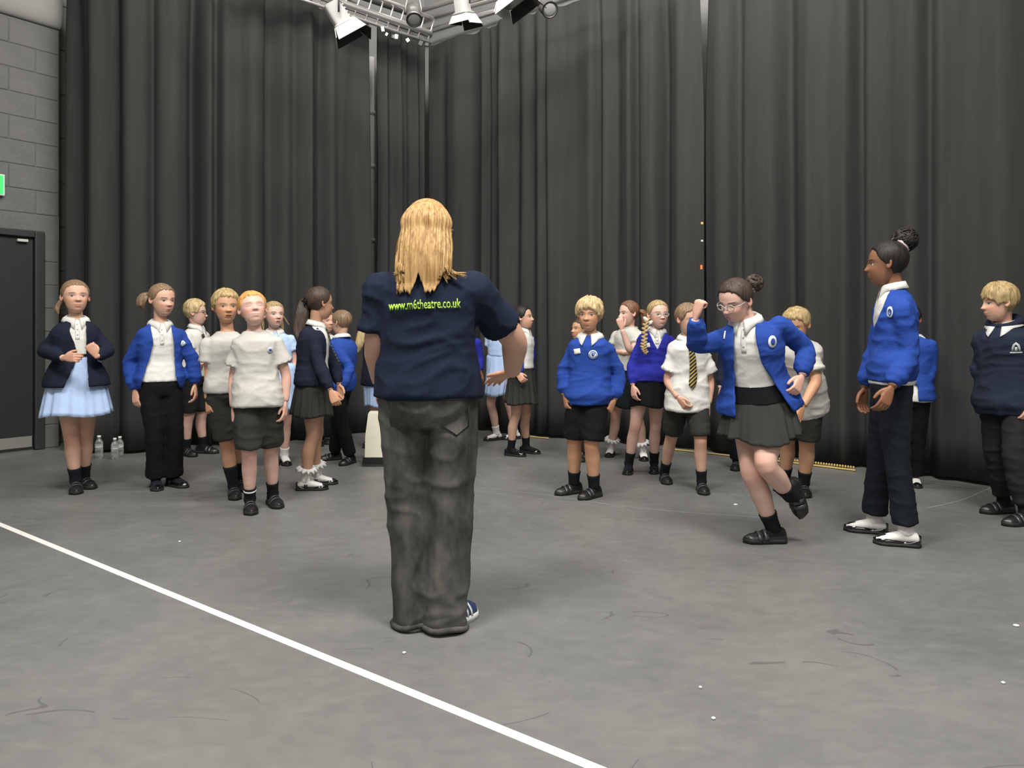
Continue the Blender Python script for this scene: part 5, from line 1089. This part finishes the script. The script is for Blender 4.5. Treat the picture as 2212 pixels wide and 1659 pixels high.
# ------------------------------------------------------------------ right group
# small face behind the blond boy
p = make_person(dict(H=1.24, Y=6.35, yaw=-40, neck=(1258, 735), pel=(1262,), skin=TAN, head=(1253, 711, -58, 2), feet=dict(R=(1262, 996, -30), L=(1276, 994, -20)), vox=.011, seed=24, cov=1, label='small child peeking out behind the blond boy in blue sweatshirt'))
top(p, 'jumper', M['navy'], .016, 840, 1.9, 1.3); legs(p, 'trousers', mat('dark_maroon_cloth', (.035, .016, .016), rough=.9), 830, 1.95, .06, .045, .042); shoes(p, 'school', M['sockb'], 1.8); basic_hair(p, 'dbrown', BOY, .02)
# blond boy in blue sweatshirt
p = make_person(dict(H=1.39, Y=5.05, yaw=-10, neck=(1275, 724), pel=(1272,), skin=TAN, head=(1273, 680, -14, -3), blush=.9, shR=(1233, 746), shL=(1320, 746), armR=[(1216, 803, .02), (1219, 853, -.04)], armL=[(1339, 808, .03), (1328, 864, -.04)], handR=dict(tip=(1226, 888, -.03), pose='soft'), handL=dict(tip=(1308, 903, -.04), pose='fist', n=(-.6, .5, 0)),
    feet=dict(R=(1227, 1067, -58), L=(1273, 1076, -42)), legfat=1.12, seed=25, brow=(.10, .06, .03), label='blond boy in blue sweatshirt with white name sticker and round crest'))
g = top(p, 'sweatshirt', M['royal'], .034, 872, 1.93, 1.75, 1.75, band=.012, amp=.009); collar(p, None, .86, 13, .058); crest(p, g, 1281, 766, .030); on_surface(p, g, 1247, 759, [rect(.046, .036, .16)], M['sticker'], 'name_sticker', g)
legs(p, 'shorts', M['black'], 860, .93, .072, None, .078, amp=.006); shoes(p, 'school', M['sockb'], 1.72); basic_hair(p, 'blond', FRINGE, .10, .5, .05, None, 12, 1.0, None, .85)
# girl with hand to mouth
p = make_person(dict(H=1.40, Y=6.52, yaw=-30, neck=(1360, 706), pel=(1356,), skin=PALE, head=(1357, 677, -58, -2), armR=[(1322, 758, .0), (1350, 762, 'f')], armL=[(1361, 760, 'f'), (1344, 712, -.02)], handL=dict(tip=(1338, 690, 0), pose='soft', n=(.3, .9, 0)), handR=dict(tip=(1372, 762, 0), pose='soft', n=(0, .9, .3)),
    feet=dict(R=(1318, 985, -8), L=(1390, 993, 5)), seed=26, label='auburn girl in white t-shirt covering her mouth with one hand'))
top(p, 't_shirt', M['tee'], .018, 800, .60, 1.65, 1.75); neckband(p, M['tee']); skirt(p, 'skirt', M['green'], 790, 882, 34, 12, .04); shoes(p, 'mary_jane', M['sockw'], 1.74, True)
basic_hair(p, 'auburn', TIED, .026, .25, .012, lambda mb: lock(mb, [hp(p, .05, -.42, .1), hp(p, .1, -.62, -.02), hp(p, .12, -.66, -.25), hp(p, .1, -.58, -.5)], .04, (.4, .9, 1, .8, .2)), 13)
# girl with braid
p = make_person(dict(H=1.385, Y=5.84, yaw=14, neck=(1418, 713), pel=(1402,), skin=PALE, head=(1422, 679, 24, -2), shR=(1381, 733), shL=(1452, 728), armR=[(1365, 787, .0), (1367, 832, -.07)], armL=[(1462, 785, .03), (1464, 830, 0)], handR=dict(tip=(1372, 876, -.02), pose='relaxed'), feet=dict(R=(1357, 1022, -4), L=(1413, 1020, 0)), seed=27, eye=(.10, .09, .08),
    label='girl with blond side braid, glasses and royal blue v-neck cardigan'))
sh = top(p, 'shirt', M['white'], .008, 800, 0); collar(p); placket(p, sh, 1419, 732, .08); skirt(p, 'skirt', M['black'], 810, 880, 36, 12, .04)
g = top(p, 'cardigan', M['royal2'], .024, 823, 1.94, 1.55, 1.45, band=.008, amp=.006, cut=[(690, 1397, 1442), (712, 1399, 1440), (754, 1419, 1421), (757, 1419, 1420)]); on_surface(p, g, 1399, 746, [rect(.038, .034, .2)], M['sticker'], 'name_sticker', g)
shoes(p, 'mary_jane', M['sockb'], 1.72)
def braid_(mb):
    S = spline([up(1398, 690, p.hc[1] - .04), up(1393, 712, p.hc[1] - .10), up(1392, 735, p.hc[1] - .135), up(1390, 752, p.hc[1] - .14), up(1396, 763, p.hc[1] - .14)], 22)
    for i, c in enumerate(S):
        r = .021 if i < 17 else .017; mb.ell(c + A((-1) ** i * .008, 0, 0), (nrm(A(1, 0, .6 * (-1) ** i)), A(0, 1, 0), nrm(A(-.6 * (-1) ** i, 0, 1))), (r, r * .8, r * .55), 12, 8)
basic_hair(p, 'dblond', TIED, .026, .25, .012, braid_, 14, 1.0, .0)
mb = MB(); c = up(1399, 692, p.hc[1] - .05)
for a_ in (-1, 1): mb.ell(c + A(a_ * .016, -.012, .01 if a_ < 0 else -.02), (nrm(A(1, 0, .8 * a_)), A(0, 1, 0), nrm(A(-.8 * a_, 0, 1))), (.026, .008, .014), 12, 8)
mb.tube(spline([c, c + A(-.01, -.015, -.05), c + A(-.03, -.02, -.11)], 8), [.006, .008, .009, .01, .01, .009, .007, .003], 8); mb.build('hair_bow', M['ribbon'], p.root, p.base); glasses(p, M['clearframe'])
# boy with striped tie
p = make_person(dict(H=1.37, Y=5.27, yaw=12, neck=(1487, 729), pel=(1485,), lean=-.04, skin=FAIR, head=(1487, 690, 42, -8), shR=(1452, 750), shL=(1525, 752), armR=[(1440, 822, .02), (1464, 858, -.09)], armL=[(1535, 825, .04), (1531, 872, -.04)], handR=dict(tip=(1480, 880, -.03), pose='soft'), handL=dict(tip=(1530, 900, -.02)),
    feet=dict(R=(1438, 1042, 12), L=(1518, 1064, 8)), seed=28, label='boy in white short-sleeved shirt with gold striped tie, face behind a fist'))
sh = top(p, 'shirt', M['white'], .026, 884, .66, 1.8, 2.0, amp=.010, flare=.006); collar(p); tie(p, M['tiegold'], sh, [(1487, 742), (1494, 760), (1497, 800), (1495, 840)], .032, .056)
legs(p, 'shorts', M['grey'], 865, .93, .068, None, .070, amp=.006); shoes(p, 'school', M['sockb'], 1.74); basic_hair(p, 'brown', BOY, .045, .35, .025, None, 15)
# hidden child and boy in white tee behind the striding girl
p = make_person(dict(H=1.34, Y=6.0, yaw=-5, neck=(1602, 712), pel=(1598,), skin=FAIR, head=(1604, 684, -10), feet=dict(R=(1590, 1014, -5), L=(1612, 1012, 5)), vox=.012, seed=29, cov=1, label='child in dark trousers almost hidden by the striding girl'))
top(p, 'jumper', M['navy'], .014, 850, 1.9, 1.3); legs(p, 'trousers', M['blacknavy'], 840, 1.95, .064, .048, .044); shoes(p, 'school', M['sockb'], 1.8); basic_hair(p, 'brown', BOY, .03)
p = make_person(dict(H=1.40, Y=5.06, yaw=-28, neck=(1716, 733), pel=(1730,), lean=-.14, skin=TAN, head=(1720, 702, -25, -24), shL=(1752, 748), armL=[(1765, 822, -.06), (1735, 876, -.08)], armR=[(1684, 810, -.1), (1690, 870, -.08)], handL=dict(tip=(1722, 910, -.03), pose='flat'), feet=dict(L=(1738, 1070, 4), R=(1690, 1058, -20)), w=1.16, armfat=1.15, legfat=1.15, seed=30,
    label='boy in loose white t-shirt bending forward behind the striding girl'))
top(p, 't_shirt', M['tee'], .026, 890, .72, 1.75, 2.0, amp=.009); neckband(p, M['navy'], .052, .004, .014); legs(p, 'shorts', M['grey'], 878, .95, .074, None, .078); shoes(p, 'school', M['sockb'], 1.72); basic_hair(p, 'dblond', BOY, .05, .4, .03, None, 16)
# striding girl
p = make_person(dict(H=1.475, Y=3.96, yaw=-22, hyaw=-28, neck=(1611, 690), pel=(1641, 886), lean=-.10, skin=PALE, head=(1588, 650, -38, -26, -4), hh=.220, shR=(1560, 715, -.02), shL=(1692, 686, .02), armR=[(1505, 748, -.08), (1502, 688, -.10)], armL=[(1742, 752, .06), (1733, 812, -.08)],
    handR=dict(tip=(1512, 650, -.02), pose='fist', n=(.8, .5, 0)), handL=dict(tip=(1722, 838, -.03), pose='soft'), feet=dict(R=(1650, 1172, -72, 'floor', (1622, 1022, -.09)), L=(1707, 1070, (.25, .15, -.95), 'air', (1652, 1006, -.16), .16)), legfat=1.12, w=1.06, seed=31, eye=(.05, .04, .03), brow=(.03, .02, .015),
    label='girl striding in open royal blue cardigan and grey skirt, one fist raised'))
sh = top(p, 'polo_shirt', M['white'], .012, 829, 0, amp=.006); collar(p); placket(p, sh, 1606, 735, .13)
skirt(p, 'skirt', M['grey'], 850, 938, 86, 9, .07, .75, ease=.024, sway=(-.02, -.05), seed=2.2, tilt=-.01)
mb = MB(); q0, q1 = t_of(p, 822), t_of(p, 854); mb.loft(trings(p, q1, q0, lambda t: .021 + .014 * (q0 - t) / (q0 - q1), 6), False); mb.build('waistband', M['black'], p.root, p.base)
g = top(p, 'cardigan', M['royal'], .034, 878, 1.95, 1.75, 1.75, amp=.010, flare=.045, cut=[(665, 1590, 1636), (700, 1584, 1632), (724, 1584, 1632), (755, 1583, 1637), (786, 1584, 1645), (817, 1585, 1667), (862, 1587, 1697), (930, 1590, 1740)])
on_surface(p, g, 1668, 738, [disc(.024, 24, None, 0, 0, 1.3)], M['emblemw'], 'emblem', g); on_surface(p, g, 1668, 738, [disc(.012, 24, None, 0, 0, 1.5)], M['emblemb'], 'emblem_print', g, .007)
on_surface(p, g, 1566, 724, [rect(.008, .045)], M['sticker'], 'name_sticker', g)
shoes(p, 'school', M['sockb'], 1.72)
def bun_(c, r, seed, m=30):
    def f(mb):
        V, Fc = ellipsoid(c, p.hax, (r, r, r * .95), 30, 20); d = (V - c) / r; V = c + (V - c) * (0.86 + .38 * vnoise(d * 3.2 + seed))[:, None]; mb.add(V, Fc); rr = random.Random(seed)
        for i in range(m):
            a_ = nrm(A(rr.gauss(0, 1), rr.gauss(0, 1), rr.gauss(0, 1))); b_ = nrm(np.cross(a_, A(rr.gauss(0, 1), rr.gauss(0, 1), 1))); mb.tube([c + (a_ * math.cos(t) + b_ * math.sin(t)) * r * (1.0 + .10 * rr.random()) for t in np.linspace(0, 1.6, 8)], r * .07, 6)
    return f
basic_hair(p, 'black' if False else 'dbrown', TIED, .032, .2, .012, bun_(up(1629, 612, p.hc[1] + .03), .043, 3), 17); glasses(p, M['clearframe'])
mb = MB(); c = up(1621, 622, p.hc[1] + .03); ax_ = nrm(up(1629, 612, 1) - up(1612, 630, 1)); b1 = nrm(np.cross(ax_, A(0, 1, 0))); mb.tube([c + b1 * .027 * math.cos(t) + A(0, 1, 0) * .027 * math.sin(t) for t in np.linspace(0, 6.283, 18)], .006, 8, False); mb.build('hair_tie', M['pink'], p.root, p.base)
# tall girl with bun
p = make_person(dict(H=1.55, Y=3.98, yaw=-80, hyaw=-80, neck=(1930, 622), pel=(1925, 835), skin=DARK, head=(1913, 570, -86, -2), hh=.237, shL=(1950, 652, -.02), armL=[(1966, 764, 0), (1926, 836, 'f')], armR=[(1890, 765, .05), (1868, 838, 0)], handL=dict(tip=(1902, 892, -.02), pose='relaxed', n=(-.1, .9, 0)), handR=dict(tip=(1860, 886, 0), pose='relaxed', n=(.2, -.9, 0)),
    lip=(.22, .08, .06), brow=(.02, .012, .01), feet=dict(R=(1866, 1149, -86), L=(1933, 1177, -84)), seed=32, cov=1, w=.88, blush=.4, label='tall girl with hair bun, royal blue cardigan, black trousers and white socks'))
sh = top(p, 'polo_shirt', M['white'], .014, 830, 0); collar(p, None, .9); legs(p, 'trousers', M['blacknavy'], 812, 1.90, prof=[(0, .058), (.5, .050), (1, .040), (1.4, .040), (1.90, .044)], amp=.006)
g = top(p, 'cardigan', M['royal'], .028, 822, 1.93, 1.85, 1.75, band=.010, amp=.010, cut=[(605, 1700, 1938), (640, 1700, 1916), (662, 1700, 1908), (702, 1700, 1890), (760, 1700, 1872), (772, 1700, 1868)])
on_surface(p, g, 1925, 674, [disc(.022, 24, None, 0, 0, 1.35)], M['emblemw'], 'emblem', g); on_surface(p, g, 1925, 674, [disc(.013, 24, .009, 0, 0, 1.35), tri([(-.006, .008), (.006, .008), (0, -.012)])], M['emblemb'], 'emblem_print', g, .007)
shoes(p, 'loafer', M['sockw'], 1.80, L=.235)
basic_hair(p, 'black', TIED, .028, .15, .010, bun_(up(1955, 518, p.hc[1]), .060, 5, 90), 18)
mb = MB(); c = up(1944, 530, p.hc[1]); ax_ = nrm(up(1955, 518, 1) - up(1941, 532, 1)); b1 = nrm(np.cross(ax_, A(0, 1, 0))); mb.tube([c + b1 * .047 * math.cos(t) + A(0, 1, 0) * .047 * math.sin(t) for t in np.linspace(0, 6.283, 22)], .008, 8, False); mb.build('hair_tie', M['pink'], p.root, p.base)
# child behind the tall girl
p = make_person(dict(H=1.30, Y=5.32, yaw=-15, neck=(1970, 722), pel=(1968,), skin=DARK, head=(1962, 690, -20), armL=[(2011, 790, .02), (2002, 830, -.04)], feet=dict(R=(1946, 1052, -10), L=(1978, 1050, 8)), vox=.011, seed=33, cov=1, label='child in royal blue jumper and white shirt tail behind the tall girl'))
top(p, 'shirt', M['white'], .020, 866, 0); top(p, 'jumper', M['royal'], .034, 862, 1.9, 1.8, 1.7, amp=.008, cut=[(830, 1960, 1983), (880, 1950, 1986)]); legs(p, 'trousers', M['black'], 840, 1.95, .068, .054, .048); shoes(p, 'mary_jane', M['sockw'], 1.85); basic_hair(p, 'black', BOY, .03)
# boy in navy hoodie at the right edge
p = make_person(dict(H=1.45, Y=4.50, yaw=-22, neck=(2169, 700), pel=(2176,), skin=FAIR, head=(2157, 653, -66, -6), shR=(2132, 722), shL=(2222, 716), armR=[(2112, 798, .02), (2140, 836, -.07)], armL=[(2238, 800, 0), (2226, 868, -.06)], handR=dict(tip=(2170, 846, .03), pose='soft'), handL=dict(tip=(2212, 934, -.05), pose='soft'),
    feet=dict(R=(2152, 1108, -50), L=(2200, 1134, -45)), seed=34, cov=1, mouth=.05, w=1.06, label='smiling fair boy in navy hoodie at the right edge, hand in pocket'))
g = top(p, 'hoodie', M['hood'], .042, 892, 1.9, 1.85, 1.7, band=.012, amp=.010); collar(p, None, .85, 12, .062)
mb = MB(); th = np.linspace(0, 2 * math.pi, 40); mb.tube([p.N + p.up * (.008 - .020 * math.cos(t)) - p.sf * .004 + p.sl * math.sin(t) * .078 + p.sf * math.cos(t) * .070 for t in th], [.016 + .020 * (1 - math.cos(t)) / 2 for t in th], 12, False); mb.build('hood', M['hood'], g, p.base)
on_surface(p, g, 2195, 752, [tri([(-.030, -.030), (.030, -.030), (.030, -.022), (-.030, -.022)]), ([(-.022, -.018), (-.012, -.018), (-.022, .0), (-.011, .0), (-.016, .022), (-.006, .014), (0, .036), (0, .022), (.016, .022), (.006, .014), (.022, .0), (.011, .0), (.022, -.018), (.012, -.018)], [(0, 1, 3, 2), (2, 3, 5, 4), (4, 5, 7, 6), (6, 7, 9, 8), (8, 9, 11, 10), (10, 11, 13, 12)]), tri([(-.008, -.018), (.008, -.018), (.006, .008), (-.006, .008)])], M['emblemg'], 'emblem', g)
c_, l_, f_, a_, b_ = tring(p, .25, .05)
legs(p, 'joggers', M['jogger'], 880, 1.86, prof=[(0, .060), (.5, .054), (1, .048), (1.6, .046), (1.86, .036)], amp=.010); shoes(p, 'school', M['sockb'], 1.75); basic_hair(p, 'dblond', FRINGE, .07, .4, .04, None, 19, 1.0, None, .8)
